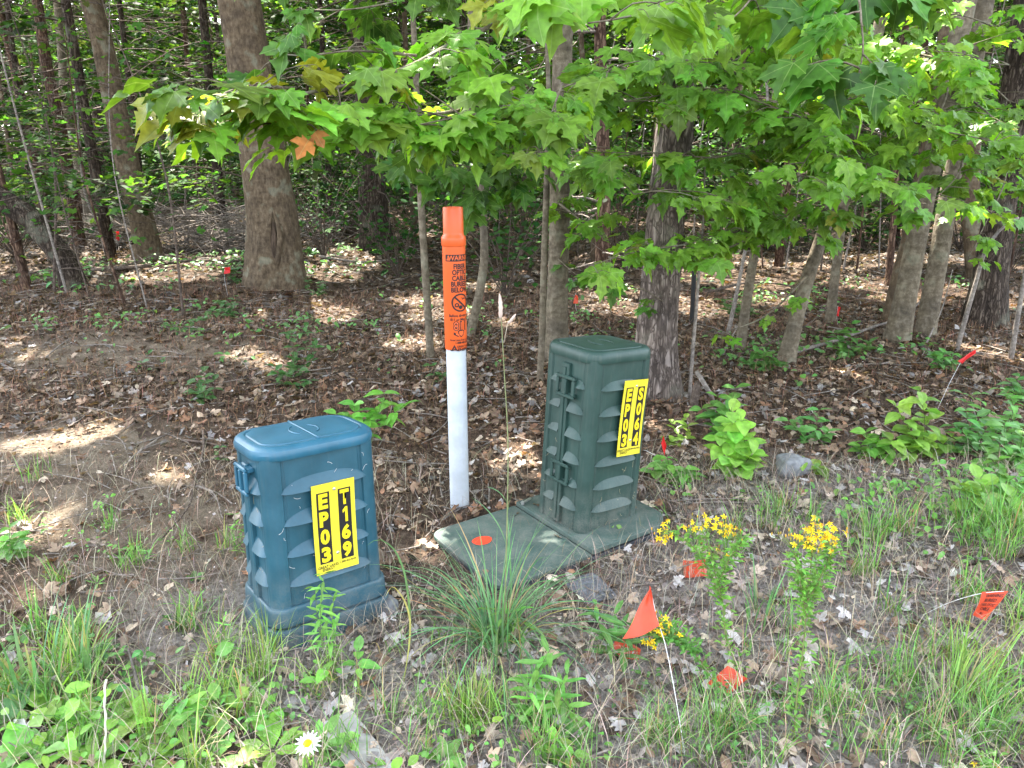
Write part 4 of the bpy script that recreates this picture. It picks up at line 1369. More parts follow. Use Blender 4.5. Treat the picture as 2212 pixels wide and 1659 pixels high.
def plate(parent, fr, sc, zc, w, h, out, cols, tw=0.0):
    """yellow number plate with two black columns of yellow characters, small print and two screws"""
    def pm(x, y, o=0.0):                                        # plate space (m, centre 0,0) -> thing
        c_, s_ = math.cos(tw), math.sin(tw)
        bow = -.004 * (1 - (2 * y / h) ** 2)
        return fr(sc + x * c_ - y * s_, out + o + bow, zc + x * s_ + y * c_)

    def sheet(mb, x0, x1, y0, y1, o, th=0.0, nx=2, ny=10):
        V = [pm(x0 + (x1 - x0) * i / nx, y0 + (y1 - y0) * j / ny, o) for j in range(ny + 1) for i in range(nx + 1)]
        F = [(j * (nx + 1) + i, j * (nx + 1) + i + 1, (j + 1) * (nx + 1) + i + 1, (j + 1) * (nx + 1) + i) for j in range(ny) for i in range(nx)]
        if th:
            k = len(V)
            V += [pm(x0 + (x1 - x0) * i / nx, y0 + (y1 - y0) * j / ny, o - th) for j in range(ny + 1) for i in range(nx + 1)]
            F += [tuple(k + q for q in f[::-1]) for f in F]
            e = [i for i in range(nx)]
            for i in range(nx):
                F.append((i, k + i, k + i + 1, i + 1))
                a = ny * (nx + 1) + i
                F.append((a, a + 1, k + a + 1, k + a))
            for j in range(ny):
                a = j * (nx + 1)
                F.append((a, a + nx + 1, k + a + nx + 1, k + a))
                a += nx
                F.append((a, k + a, k + a + nx + 1, a + nx + 1))
        mb.add(V, F)
    mb = MB()
    sheet(mb, -w / 2, w / 2, -h / 2, h / 2, 0, .0022)
    pl = mb.build('number_plate', M['yellow'], parent, .6, local=True)
    mb, ml, mp_ = MB(), MB(), MB()
    for ci, chars in enumerate(cols):
        xc = w * (-.25 + .5 * ci)
        y1, y0 = h * .408, h * -.388
        sheet(mb, xc - w * .15, xc + w * .15, y0, y1, .0007)
        ch = (y1 - y0) / 4
        for k, c in enumerate(chars):
            V, F = text_mesh(c, 1.0, 1.0, .05) if c != '1' else ONE
            wx = V[:, 0].max() - V[:, 0].min()
            hy = V[:, 1].max() - V[:, 1].min()
            tx = w * .215 * (.55 if c == '1' else 1)
            X = (V[:, 0] - (V[:, 0].max() + V[:, 0].min()) / 2) / wx * tx
            Y = (V[:, 1] - (V[:, 1].max() + V[:, 1].min()) / 2) / hy * ch * .86
            yc = y1 - ch * (k + .5)
            ml.add([pm(xc + x, yc + y, .0014) for x, y in zip(X, Y)], {3: F})
    for txt, xc, yc, sz in (('GREAT LAKES', -.22 * w, -.425 * h, .0125), ('ENERGY', -.22 * w, -.458 * h, .0125), ('1-800-4GLAKES', .25 * w, -.42 * h, .0095)):
        V, F = text_mesh(txt, sz, .92, .0002)
        mp_.add([pm(xc + v[0], yc + v[1], .0007) for v in V], {3: F})
    mb.build('number_panel', M['black'], pl, False, local=True)
    ml.build('lettering', M['letter_yellow'], pl, False, local=True)
    mp_.build('small_print', M['black'], pl, False, local=True)
    for x, y in ((.02 * w, .42 * h), (.02 * w, -.30 * h), ):
        ms = MB()
        a = np.linspace(0, 2 * np.pi, 10, endpoint=False)
        loft(ms, [[pm(x + rr_ * math.cos(t_), y + rr_ * math.sin(t_), o_) for t_ in a] for rr_, o_ in ((.0055, .0005), (.0052, .002), (.003, .0032))], False, True)
        ms.build('screw', M['steel'], pl, True, local=True)
    return pl


def cobweb_scratches(parent, fr, w, z0, z1, n, mat, seed):
    r_ = random.Random(seed)
    mb = MB()
    for k in range(n):
        x, z = r_.uniform(-w / 2, w / 2), r_.uniform(z0, z1)
        a = r_.uniform(0, 3.14)
        l = r_.uniform(.006, .028)
        pts = [fr(x + math.cos(a) * l * q + r_.gauss(0, .002), .002, z + math.sin(a) * l * q + r_.gauss(0, .002)) for q in (-.5, 0, .5)]
        tube(mb, spline(pts, 5), .0006, 3, cap=False)
    return mb.build('dry_grass_bits', mat, parent, True, local=True)


M['straw'] = mat_simple('straw', (.42, .36, .22), .8, .3, 40)

# --- tall green pedestal on its pad
GP = dict(x=.3156, y=2.9822, yaw=.6307, tx=-.0394, ty=.0516, W=.3209, D=.2918, H=.785)
Wg, Dg, Hg = GP['W'], GP['D'], GP['H']
g = np.array([GP['x'], GP['y'], 0.0])
Rg = (Matrix.Rotation(GP['ty'], 4, 'Y') @ Matrix.Rotation(GP['tx'], 4, 'X') @ Matrix.Rotation(GP['yaw'], 4, 'Z'))
tg = thing('utility_pedestal', 'tall dark green plastic utility pedestal with two latches, standing on a flat cover', 'utility box', g, 'utility pedestals', Rg.to_euler())
mb = MB()
loft(mb, [body_ring(Wg, Dg, .032, z, gr) for z, gr in ((-.01, .0), (.25, .0), (.55, .0), (Hg - .04, .0))], True, True)
for k in range(6):
    zb = [.632, .529, .426, .323, .225, .129][k] - .004
    louver(mb, front(Dg), -Wg * .36, Wg * .36, zb, .034, .017)
    louver(mb, right(Wg), -Dg * .35, Dg * .35, zb, .034, .017)
    louver(mb, back(Dg), -Wg * .36, Wg * .36, zb, .034, .017)
    z2 = zb + .002
    if k not in (0, 4):
        louver(mb, left(Wg), .022, Dg * .37, z2, .036, .017, 1)
    else:
        louver(mb, left(Wg), .058, Dg * .36, z2, .03, .014, 1)
    louver(mb, left(Wg), -Dg * .37, -.03, z2, .03, .012, -1)
fbox(mb, left(Wg), -.026, .016, -.006, .012, .045, .715, .003)
fbox(mb, left(Wg), -.012, .002, .0125, .017, .06, .70, .0015)
tb = mb.build('body', M['green'], tg, .55, local=True)
latch(left(Wg), -.048, .062, .578, .668, .018, 'latch', M['green_lid'], tg)
latch(left(Wg), -.048, .062, .218, .308, .018, 'latch', M['green_lid'], tg)
lid(Wg, Dg, Hg, .045, .022, M['green_lid'], tg, .05, False)
plate(tg, front(Dg), .05, .505, .128, .312, .022, ('EP03', 'S064'), -.035)
cobweb_scratches(tg, front(Dg), Wg * .8, .02, .3, 16, M['straw'], 3)
cobweb_scratches(tg, left(Wg), Dg * .7, .02, .6, 14, M['straw'], 4)

# --- squat blue pedestal
BP = dict(x=-.6736, y=2.3284, yaw=.6555, tx=-.0659, ty=-.017, W=.3795, D=.2728, H=.6451)
Wb, Db, Hb = BP['W'], BP['D'], BP['H']
g = np.array([BP['x'], BP['y'], 0.0])
Rb = (Matrix.Rotation(BP['ty'], 4, 'Y') @ Matrix.Rotation(BP['tx'], 4, 'X') @ Matrix.Rotation(BP['yaw'], 4, 'Z'))
tbx = thing('utility_pedestal', 'squat blue plastic utility pedestal with stepped base, leaning in the soil', 'utility box', g, 'utility pedestals', Rb.to_euler())
mb = MB()
loft(mb, [body_ring(Wb, Db, .042, z, gr) for z, gr in ((.05, .012), (.13, .006), (.35, .002), (Hb - .035, .0))], True, True)
for k in range(4):
    zb = [.496, .392, .288, .188][k] - .006
    louver(mb, front(Db), -Wb * .385, Wb * .40, zb, .043, .02)
    louver(mb, right(Wb), -Db * .3, Db * .3, zb, .04, .02)
    louver(mb, back(Db), -Wb * .385, Wb * .385, zb, .043, .02)
    louver(mb, left(Wb), .012, Db * .36, zb, .046, .017, 1)
    louver(mb, left(Wb), -Db * .36, -.03, zb, .046, .017, -1)
fbox(mb, left(Wb), -.032, .012, -.006, .013, .09, .57, .004)
mb.build('body', M['blue'], tbx, .55, local=True)
latch(left(Wb), -.048, .052, .475, .570, .027, 'latch', M['blue_lid'], tbx)
lid(Wb, Db, Hb, .06, .03, M['blue_lid'], tbx, .045, True)
mb = MB()
loft(mb, [rrect(Wb + g_, Db + g_, .055, z) for z, g_ in ((-.07, .056), (.030, .052), (.040, .050), (.045, .046), (.047, .038), (.046, .016), (.050, .012), (.0525, .030), (.056, .036), (.100, .032), (.109, .030), (.113, .026), (.115, .018), (.113, -.006))], True, True)
mb.build('base_skirt', M['blue'], tbx, .55, local=True)
plate(tbx, front(Db), .018, .352, .146, .302, .026, ('EP03', 'T169'), -.01)
cobweb_scratches(tbx, front(Db), Wb * .8, .12, .58, 26, M['wire'], 5)
cobweb_scratches(tbx, left(Wb), Db * .7, .1, .5, 12, M['straw'], 6)

# --- the flat two-piece cover the green pedestal stands on
PYAW = .60
g = np.array([.17, 2.875, .006])
tp = thing('ground_cover', 'flat grey-green two-piece vault cover lying on the ground under the tall pedestal', 'vault cover', g, None, (0.0, -.012, PYAW))
L_, Wp = .88, .525
mb = MB()
loft(mb, [rrect(L_ + g_, Wp + g_, .075, z) for z, g_ in ((-.05, -.01), (.004, -.012), (.0055, -.014), (.006, -.03))], True, True)
mb.build('rim', M['pad_dark'], tp, .3, local=True)


def half_panel(x0, x1, r0, r1, z0, z1, name):
    """cover half with two rounded outer corners"""
    def ring(z, i):
        X0, X1, Y = x0 + i, x1 - i, Wp / 2 - i
        pts = []
        for cx, cy_, a, r in ((X1, Y, 0, r1), (X0, Y, 90, r0), (X0, -Y, 180, r0), (X1, -Y, 270, r1)):
            sx, sy = (-1 if cx == X1 else 1), (-1 if cy_ > 0 else 1)
            for t_ in np.radians(np.linspace(a, a + 90, 9)):
                pts.append((cx + sx * r + r * math.cos(t_), cy_ + sy * r + r * math.sin(t_), z))
        return pts
    mb = MB()
    loft(mb, [ring(z0, 0), ring(z1 - .002, 0), ring(z1, .002), ring(z1, .009), ring(z1 - .0012, .0105), ring(z1 - .0012, .0125), ring(z1, .014), ring(z1, .09)], True, True)
    return mb.build(name, M['pad'], tp, .3, local=True)


pa = half_panel(-L_ / 2, -.012, .06, .006, .010, .024, 'cover_half')
pb = half_panel(-.006, L_ / 2, .006, .12, .020, .040, 'cover_half')
mb = MB()
loft(mb, [[(-.30 + .042 * rr_ * (1 + .06 * math.sin(3 * t_ + 1)) * math.cos(t_), .075 + .034 * rr_ * math.sin(t_), .0248) for t_ in np.linspace(0, 2 * np.pi, 24, endpoint=False)] for rr_ in (1,)], False, True)
o = mb.build('paint_spot', M['paint'], pa, False, local=True)
o['label'] = 'round splash of red-orange marking paint'
mb = MB()
tube(mb, [(.0, .215, .052), (.055, .235, .050)], .0055, 8)
tube(mb, [(-.006, .213, .052), (.001, .2155, .052)], .009, 6)
tag(mb.build('bolt', M['steel'], tp, .6, local=True))

# --- orange and white marker post
Yp = gp(993, 1100)[1] + .045
b0 = at(993, 1080, Yp); b0[2] = -.05
b1 = at(978, 447, Yp - .0)
ax = unit(b1 - b0)
g = b0 + ax * (.05 / ax[2])
Hp = float(np.linalg.norm(b1 - g))
eul = Vector(ax).to_track_quat('Z', 'Y').to_euler()
tm = thing('marker_post', 'tall round cable marker post, white below and orange above', 'marker post', g, None)
qz = Vector((0, 0, 1)).rotation_difference(Vector(ax))
tm.rotation_mode = 'QUATERNION'
tm.rotation_quaternion = qz
rp = .0425


def ringc(r, z, n=40):
    a = np.linspace(0, 2 * np.pi, n, endpoint=False)
    return np.stack([r * np.cos(a), r * np.sin(a), np.full(n, z)], 1)


zo = Hp * .556
mb = MB()
loft(mb, [ringc(rp, -.12), ringc(rp, zo + .02)], True, True)
mb.build('pole', M['white'], tm, .7, local=True)
mb = MB()
r2 = rp + .004
zc = Hp * .882
loft(mb, [ringc(rp - .001, zo - .001), ringc(r2 - .001, zo - .002), ringc(r2, zo), ringc(r2 + .0008, zc), ringc(r2 + .003, zc + .002), ringc(r2 + .004, zc + .004), ringc(r2 + .004, zc + .03), ringc(r2 + .003, zc + .036), ringc(r2 - .004, zc + .045), ringc(r2 - .005, zc + .055), ringc(r2 - .0055, Hp - .006), ringc(r2 - .008, Hp), ringc(r2 - .014, Hp - .001), ringc(r2 - .016, Hp - .03)], True, True)
sl = mb.build('sleeve', M['orange'], tm, .6, local=True)
TH0 = math.radians(-90 + 33)                                     # print is turned away to the right of the camera


def wrap(x, z, o=.0009):
    r = r2 + .0008 + o
    t_ = TH0 + x / r2
    return (r * math.cos(t_), r * math.sin(t_), z)


def wsheet(mb, x0, x1, z0, z1, o, n=14):
    V = [wrap(x0 + (x1 - x0) * i / n, z, o) for z in (z0, z1) for i in range(n + 1)]
    mb.add(V, [(i, i + 1, n + 2 + i, n + 1 + i) for i in range(n)])


mk, mo = MB(), MB()
u_ = (zc - zo) / 220.                                            # print laid out over 220 units of height below the collar


def wtext(mb, s, zc_, size, sx, bold, o=.0009, xc=0.0, align='CENTER'):
    V, F = text_mesh(s, size, sx, bold, align)
    mb.add([wrap(xc + v[0], zc_ + v[1], o) for v in V], {3: F})


Z = lambda k: zc - u_ * k
wsheet(mk, -.060, .060, Z(30), Z(16), .0006)
wtext(mo, 'WARNING', Z(23.2), u_ * 13.5, .92, .0006, .0011, .012)
mo.add([wrap(-.055, Z(28), .0011), wrap(-.040, Z(28), .0011), wrap(-.0475, Z(17.5), .0011)], [(0, 1, 2)])
wtext(mk, '!', Z(24.5), u_ * 8, .9, .0003, .0016, -.0475)
for k, s in enumerate(('FIBER', 'OPTIC', 'CABLE', 'BURIED', 'BELOW')):
    wtext(mk, s, Z(41 + 12.3 * k), u_ * 14.5, .80, .0009)
# crossed-out digging roundel
cz, cr = Z(117), u_ * 19.5


def arcband(mb, r0, r1, a0, a1, o, n=30, cx=0.0, cz_=None):
    cz_ = cz if cz_ is None else cz_
    V = []
    for i in range(n + 1):
        t_ = a0 + (a1 - a0) * i / n
        V += [wrap(cx + r0 * math.cos(t_), cz_ + r0 * math.sin(t_), o), wrap(cx + r1 * math.cos(t_), cz_ + r1 * math.sin(t_), o)]
    mb.add(V, [(2 * i, 2 * i + 1, 2 * i + 3, 2 * i + 2) for i in range(n)])


arcband(mk, cr * .84, cr, 0, 2 * math.pi, .0009)
for q in np.linspace(-1, 1, 13)[:-1]:
    a_, b_, h_ = q * cr * .86, (q + 1 / 6) * cr * .86, cr * .09
    s2 = .7071
    f_ = lambda a, b: wrap(a * s2 + b * s2, cz - a * s2 + b * s2, .0013)
    mk.add([f_(a_, -h_), f_(b_, -h_), f_(b_, h_), f_(a_, h_)], [(0, 1, 2, 3)])
arcband(mk, 0, cr * .22, 0, 6.283, .0011, 12, .000, cz - cr * .5)
arcband(mk, cr * .12, cr * .24, 0, 6.283, .0011, 12, -cr * .42, cz - cr * .25)
for q in range(4):
    a_ = .3 + .5 * q
    f0, f1 = (cr * .2, cz + cr * .35), (cr * .2 + cr * .5 * math.cos(a_), cz + cr * .3 + cr * .34 * math.sin(a_))
    mk.add([wrap(f0[0], f0[1] - .001, .0011), wrap(f1[0], f1[1] - .0012, .0011), wrap(f1[0], f1[1] + .0012, .0011), wrap(f0[0], f0[1] + .001, .0011)], [(0, 1, 2, 3)])
wtext(mk, 'Before digging call', Z(145), u_ * 8.2, .86, .0003)
wtext(mk, '811 or Miss Dig', Z(153.5), u_ * 8.2, .86, .0003)
# outlined 811 over a shovel blade
wtext(mk, '811', Z(168), u_ * 25, .86, .0032, .0007)
wtext(mo, '811', Z(168), u_ * 25, .86, -.0002, .0013)
for w_, o_, m_ in ((1.0, .0009, mk), (.72, .0013, mo)):
    s_ = u_ * 9 * w_
    V = [wrap(x * s_ * 1.1, Z(183) + z * s_, o_) for x, z in ((0, -1), (.55, -.45), (.75, .5), (.3, .85), (0, .6), (-.3, .85), (-.75, .5), (-.55, -.45))]
    m_.add(V + [wrap(0, Z(183), o_)], [(i, (i + 1) % 8, 8) for i in range(8)])
    V = [wrap(x * u_ * w_, Z(183) + z * u_, o_) for x, z in ((-16, 3 * w_), (-6, -3 * w_ - 1), (-6, -4 * w_ - 4), (-16, -2 * w_ - 1))]
    m_.add(V, [(3, 2, 1, 0)])
wtext(mk, 'Great Lakes Energy Conn.', Z(198), u_ * 5.6, .82, .0002)
wtext(mk, '1-888-485-2537', Z(204), u_ * 6, .9, .0003, .0009, .008)
# mountain-and-wave emblem with the two-line name
V = [wrap(x * u_ - .030, Z(217) + z * u_, .0009) for x, z in ((-6, -3), (0, 9), (6, -3), (3, -3), (0, 3), (-3.4, -3))]
mk.add(V, [(1, 0, 5), (1, 5, 4), (1, 4, 3), (1, 3, 2)])
V = [wrap((-9 + 1.5 * i) * u_ - .030, Z(219.5 + 1.2 * math.sin(i * .7) + d_), .0009) for d_ in (1.5, -.8) for i in range(13)]
mk.add(V, [(i, i + 1, 14 + i, 13 + i) for i in range(12)])
wtext(mk, 'GREAT LAKES', Z(212.5), u_ * 6.2, .95, .0002, .0009, .016)
wtext(mk, 'ENERGY', Z(219.5), u_ * 8.2, 1.1, .0005, .0009, .016)
mk.build('black_print', M['black'], sl, False, local=True)
mo.build('knockout_print', M['orange'], sl, False, local=True)
# ------------------------------------------------------------------ stones, board, sticks
def stone(name, label, cat, px, py, sx, sy, sz, mat, seed, yaw=0, sink=.3, flat=False):
    g = gp(px, py)
    t = np.random.default_rng(seed)
    n, m = 20, 12
    V, F = [], []
    for j in range(m + 1):
        th = math.pi * j / m
        for i in range(n):
            a = 2 * math.pi * i / n
            d = np.array([math.sin(th) * math.cos(a), math.sin(th) * math.sin(a), math.cos(th)])
            k = 1 + .10 * math.sin(2.1 * d[0] * 2 + seed) + .10 * math.sin(3.7 * d[1] + 2 * d[2] + seed) + .05 * math.sin(7 * d[2] + 5 * d[0])
            e = np.sign(d) * np.abs(d) ** (.72 if not flat else .5) * k
            V.append(e * [sx, sy, sz])
    V = np.array(V)
    c, s = math.cos(yaw), math.sin(yaw)
    V = V @ np.array([[c, s, 0], [-s, c, 0], [0, 0, 1]])
    V = V + g + [0, 0, sz * (1 - 2 * sink)]
    for j in range(m):
        for i in range(n):
            F.append((j * n + i, (j + 1) * n + i, (j + 1) * n + (i + 1) % n, j * n + (i + 1) % n))
    mb = MB()
    mb.add(V - g, F)
    o = mb.build(name, mat, None, True)
    o.location = Vector(g)
    return tag(o, label, cat)


stone('rock', 'rounded grey rock among the leaf litter right of the tall green pedestal', 'rock', 1709, 1024, .085, .06, .062, M['rock'], 3, .3, .18)
stone('flat_stone', 'flat speckled dark stone just in front of the ground cover', 'stone', 1275, 1275, .062, .085, .012, M['slate'], 5, .5, .25, True)
stone('flat_stone', 'small grey stone tucked beside the blue pedestal base', 'stone', 842, 1318, .03, .04, .035, M['rock'], 8, .3, .3)
g = gp(775, 1625)
mb = MB()
box(mb, -.05, .05, -.16, .14, -.01, .016, .003)
o = mb.build('board', M['concrete'], None, .6)
o.location, o.rotation_euler = Vector(g), (.03, .04, math.radians(37))
tag(o, 'pale weathered board end lying in the grass behind the daisy', 'board')
mb = MB()
g = gp(1494, 702)
tube(mb, [(0, 0, -.1), at(1498, 620, g[1]) - g, at(1501, 548, g[1]) - g], .022, 12)
o = mb.build('black_post', M['black_pipe'], None, .7)
o.location = Vector(g)
tag(o, 'short black pipe post standing in the wood right of the rough trunk', 'post')
g = gp(1498, 880)
t = thing('stump', 'small broken-off stump with splintered top right of the tall pedestal', 'stump', g)
mb = MB()
tube(mb, [g - [0, 0, .05], g + [0, 0, .05], g + [.01, 0, .13], g + [.012, 0, .17]], [.032, .026, .025, .012], 9, lump=.12)
mb.build('trunk', M['twig'], t)
mb = MB()
tube(mb, spline([gp(1542, 868), at(1525, 835, g[1] - .05), at(1504, 802, g[1])], 6), [.012, .013, .014, .014, .015, .013], 7)
mb.build('limb', M['twig_grey'], t)


def stick(label, pts, r, mat='twig', forks=2, name='fallen_branch', raise_=.012, group=None):
    P = [gp(px, py) + [0, 0, raise_ + z] for px, py, z in pts]
    g = P[0]
    t_ = MB()
    Q = spline(P, 6 * len(P))
    tube(t_, Q, np.linspace(r, r * .4, len(Q)) * (1 + .08 * np.sin(np.arange(len(Q)) * 1.7)), 7, lump=.05)
    for k in range(forks):
        q = Q[rnd.randrange(len(Q) // 3, len(Q) - 1)]
        e = q + rng.normal(0, 1, 3) * [.12, .12, .02] * (r / .008) + [0, 0, .02]
        tube(t_, spline([q, (q + e) / 2 + [0, 0, .01], e], 5), np.linspace(r * .45, r * .15, 5), 5)
    t_.v = [v - g for v in t_.v]
    o = t_.build(name, M[mat])
    o.location = Vector(g)
    return tag(o, label, 'branch', group)


stick('long pale fallen branch sloping up to the three grouped pale trunks', [(1705, 772, .02), (1800, 752, .05), (1880, 725, .06), (1960, 700, .1), (1992, 690, .22)], .016, 'twig_grey', 1)
stick('thin fallen branch crossing behind the pale slanting stem base', [(1540, 790, .02), (1640, 762, .03), (1730, 735, .1), (1800, 700, .2)], .008, 'twig', 2)
stick('curved dark fallen twig lying left of the blue pedestal', [(440, 938, .01), (441, 985, .02), (425, 1040, .015), (405, 1110, .01), (350, 1170, .0)], .0085, 'twig', 3)
stick('straight grey stick on bare soil up and left of the blue pedestal', [(340, 955, .0), (300, 985, .01), (265, 1012, .0)], .006, 'twig_grey', 1)
stick('stick pointing at the blue pedestal lid from the left', [(395, 955, .0), (450, 965, .01), (510, 978, .0)], .008, 'twig', 1)
stick('broken twig forking down toward the blue pedestal from the curved one', [(425, 1055, .0), (455, 1070, .01), (482, 1125, .0)], .006, 'twig_grey', 1)
stick('pale stripped stick on the dirt mound at far left', [(100, 775, .0), (130, 755, .02), (155, 740, .03)], .007, 'twig_grey', 0)
stick('dark twig on the pine needles behind the big orange flag', [(1440, 1330, .0), (1500, 1322, .01), (1540, 1312, .0)], .006, 'twig', 1)
stick('short upright dead grey stub in the grass left of the blue pedestal', [(300, 1500, .0), (292, 1470, .04), (287, 1470, .10)], .006, 'twig_grey', 0)
stick('pale straight stick lying under the big grass clump', [(990, 1420, .0), (1040, 1450, .01), (1100, 1490, .0)], .004, 'twig_grey', 0)
stick('bare white twig upright among leaves between three trunks and dark trunk', [(2000, 745, .0), (2030, 700, .15), (2045, 660, .35)], .009, 'twig_grey', 2)
stick('bleached branch end lying beside the crooked grey maple stem', [(1560, 770, .0), (1580, 740, .04), (1600, 715, .1)], .01, 'twig_grey', 0)
stick('fallen branch lying in the shade right below the big scarred maple', [(740, 640, .0), (830, 625, .03), (900, 600, .05)], .014, 'twig', 3)
stick('long dark log-like branch on the floor between the two left maples', [(200, 590, .03), (300, 588, .06), (420, 575, .06), (520, 570, .03)], .03, 'twig', 2)
stick('grey branch lying on the litter under the dark shaded pine', [(690, 560, .03), (780, 575, .05), (890, 560, .05)], .02, 'twig_grey', 2)
stick('fallen branch crossing the sunny floor behind the rough trunk', [(1520, 640, .03), (1640, 620, .05), (1760, 640, .05)], .02, 'twig', 2)

g = gp(225, 1660)
mb = MB()
Qs = spline([g, at(228, 1560, g[1] + .01), at(226, 1500, g[1] + .03), at(229, 1468, g[1] + .04)], 26)
Qs[:, 0] += .0013 * np.sin(np.arange(26) * 1.3)
tube(mb, Qs - g, .0022 + .0012 * np.abs(np.sin(np.arange(26) * .9)), 6, c=(.55, .52, .42))
o = mb.build('dry_stalk', M['needle'])
o.location = Vector(g)
tag(o, 'pale twisted dry stalk upright in the bottom left grass', 'dry stalk')

# ------------------------------------------------------------------ marking flags
def flag(label, corners, wire=None, mat='flag', text=None, fold=.012, name='marking_flag', sag=0.0):
    """corners: 4 world points (hoist bottom, hoist top, fly top, fly bottom); wire: list of world points"""
    g = np.array(wire[0] if wire else corners[0], float)
    t = thing(name, label, 'flag', g, 'cable marking flags')
    A, B, C, D = (np.array(c, float) for c in corners)
    nrm = unit(np.cross(C - A, B - A))
    nu, nv = 10, 6

    def S(u, v, o=0.0):
        p = A * (1 - u) * (1 - v) + B * (1 - u) * v + C * u * v + D * u * (1 - v)
        return p + nrm * (fold * math.sin(4.2 * u + 1.2 * v + .4) * (.3 + u) + fold * .4 * math.sin(7 * v + 2 * u) + o) - np.array([0, 0, sag * u * u])
    V = [S(i / nu, j / nv) for j in range(nv + 1) for i in range(nu + 1)]
    F = [(j * (nu + 1) + i, j * (nu + 1) + i + 1, (j + 1) * (nu + 1) + i + 1, (j + 1) * (nu + 1) + i) for j in range(nv) for i in range(nu)]
    mb = MB()
    mb.add(V, F)
    pn = mb.build('pennant', M[mat], t)
    if wire:
        mb = MB()
        tube(mb, spline(wire, 10), .0011, 6)
        mb.build('wire', M['wire'], t)
    if text:
        mb = MB()
        for s_, u0, v0, sz in text:
            Vt, Ft = text_mesh(s_, sz, 1.0, .012 * sz)
            # text runs along v (hoist direction), lines stack along u
            mb.add([S(u0 - v_[1], v0 + v_[0], -.0012) for v_ in Vt], {3: Ft})
            mb.add([S(u0 - v_[1], v0 + v_[0], .0012) for v_ in Vt], {3: Ft})
        mb.build('print', M['black'], pn)
    return t


Yf = gp(1420, 1420)[1]
w0 = gp(1490, 1652)
hoist = at(1437, 1392, w0[1] + .23)
flag('big orange flag hanging to a point behind yellow blossoms, on a leaning white wire', [at(1344, 1380, hoist[1] + .06), at(1404, 1267, hoist[1] + .10), at(1406, 1268, hoist[1] + .10), at(1428, 1356, hoist[1] + .02)],
     [w0 - [0, 0, .05], at(1466, 1545, w0[1] + .1), hoist, at(1418, 1330, hoist[1] + .10), at(1405, 1272, hoist[1] + .12)], fold=.016)
g = gp(1345, 1425)
flag('crumpled scrap of orange flag on the ground below the big hanging flag', [g + [-.04, .02, .012], g + [-.015, .03, .065], g + [.055, .0, .035], g + [.045, -.02, .008]], None, fold=.012)
g = gp(1500, 1243)
flag('plain orange flag lying flat on the leaves between ground cover and yellow-flowered stem', [gp(1474, 1224) + [0, .0, .03], gp(1478, 1252) + [0, 0, .012], gp(1528, 1253) + [0, 0, .012], gp(1522, 1226) + [0, 0, .03]], None, fold=.006)
flag('shaded orange flag lying half hidden under the leaning yellow-flowered stem', [gp(1525, 1490) + [0, 0, .02], gp(1568, 1470) + [0, 0, .05], gp(1615, 1483) + [0, 0, .03], gp(1575, 1507) + [0, 0, .015]], None, fold=.01)
w0 = gp(1985, 1323)
hy = gp(2120, 1352)[1] - .03
flag('orange flag with black printing drooping from a slanted wire at the right', [at(2121, 1278, hy), at(2177, 1276, hy + .01), at(2130, 1342, hy - .015), at(2103, 1330, hy - .015)],
     [w0 - [0, 0, .02], at(2050, 1302, (hy + w0[1]) / 2), at(2124, 1281, hy), at(2174, 1277, hy + .01)], fold=.004,
     text=[('WARNING', .16, .56, .15), ('BURIED', .33, .5, .17), ('FIBER OPTIC', .5, .5, .13), ('CABLE', .66, .5, .17), ('811', .84, .5, .13)])
w0 = gp(2025, 885)
hy = w0[1] + .1
flag('red flag on a tilted wire above the bright bushes at right edge', [at(2068, 780, hy), at(2106, 755, hy + .02), at(2110, 762, hy + .02), at(2080, 786, hy)], [w0, at(2050, 830, hy - .05), at(2075, 783, hy)], 'flag_red', fold=.008)
w0 = gp(1440, 1010)
flag('small red flag half hidden by seedling leaves beside the tall pedestal', [at(1428, 958, w0[1]), at(1433, 941, w0[1]), at(1440, 962, w0[1]), at(1436, 985, w0[1])], [gp(1390, 972), at(1412, 982, w0[1]), at(1430, 992, w0[1] - .02)], 'flag_red', fold=.006)
w0 = gp(492, 640)
flag('tiny red flag among sunlit leaves left of the big scarred maple', [at(484, 592, w0[1]), at(485, 578, w0[1]), at(497, 577, w0[1]), at(496, 590, w0[1])], [w0, at(485, 600, w0[1]), at(485, 576, w0[1])], 'flag_red', fold=.01)
w0 = gp(253, 548)
flag('tiny dark red flag far back between the slender trunk and smooth leaning trunk', [at(250, 516, w0[1]), at(251, 500, w0[1]), at(257, 500, w0[1]), at(257, 520, w0[1])], [w0, at(251, 520, w0[1]), at(251, 498, w0[1])], 'flag_red', fold=.01)
w0 = gp(1810, 702)
flag('tiny red flag on the sunny floor right of the greenish stem', [at(1807, 682, w0[1]), at(1810, 662, w0[1]), at(1816, 664, w0[1]), at(1813, 684, w0[1])], [w0, at(1808, 690, w0[1]), at(1810, 660, w0[1])], 'flag_red', fold=.01)
w0 = gp(1246, 672)
flag('tiny orange flag just right of the pale upright maple trunk', [at(1238, 655, w0[1]), at(1243, 636, w0[1]), at(1249, 640, w0[1]), at(1249, 656, w0[1])], [w0, at(1243, 660, w0[1]), at(1243, 634, w0[1])], 'flag', fold=.01)

# ------------------------------------------------------------------ plants
GR = (.135, .285, .07)          # fresh grass
BG = (.11, .235, .105)          # blue-green orchard grass
YG = (.19, .32, .07)


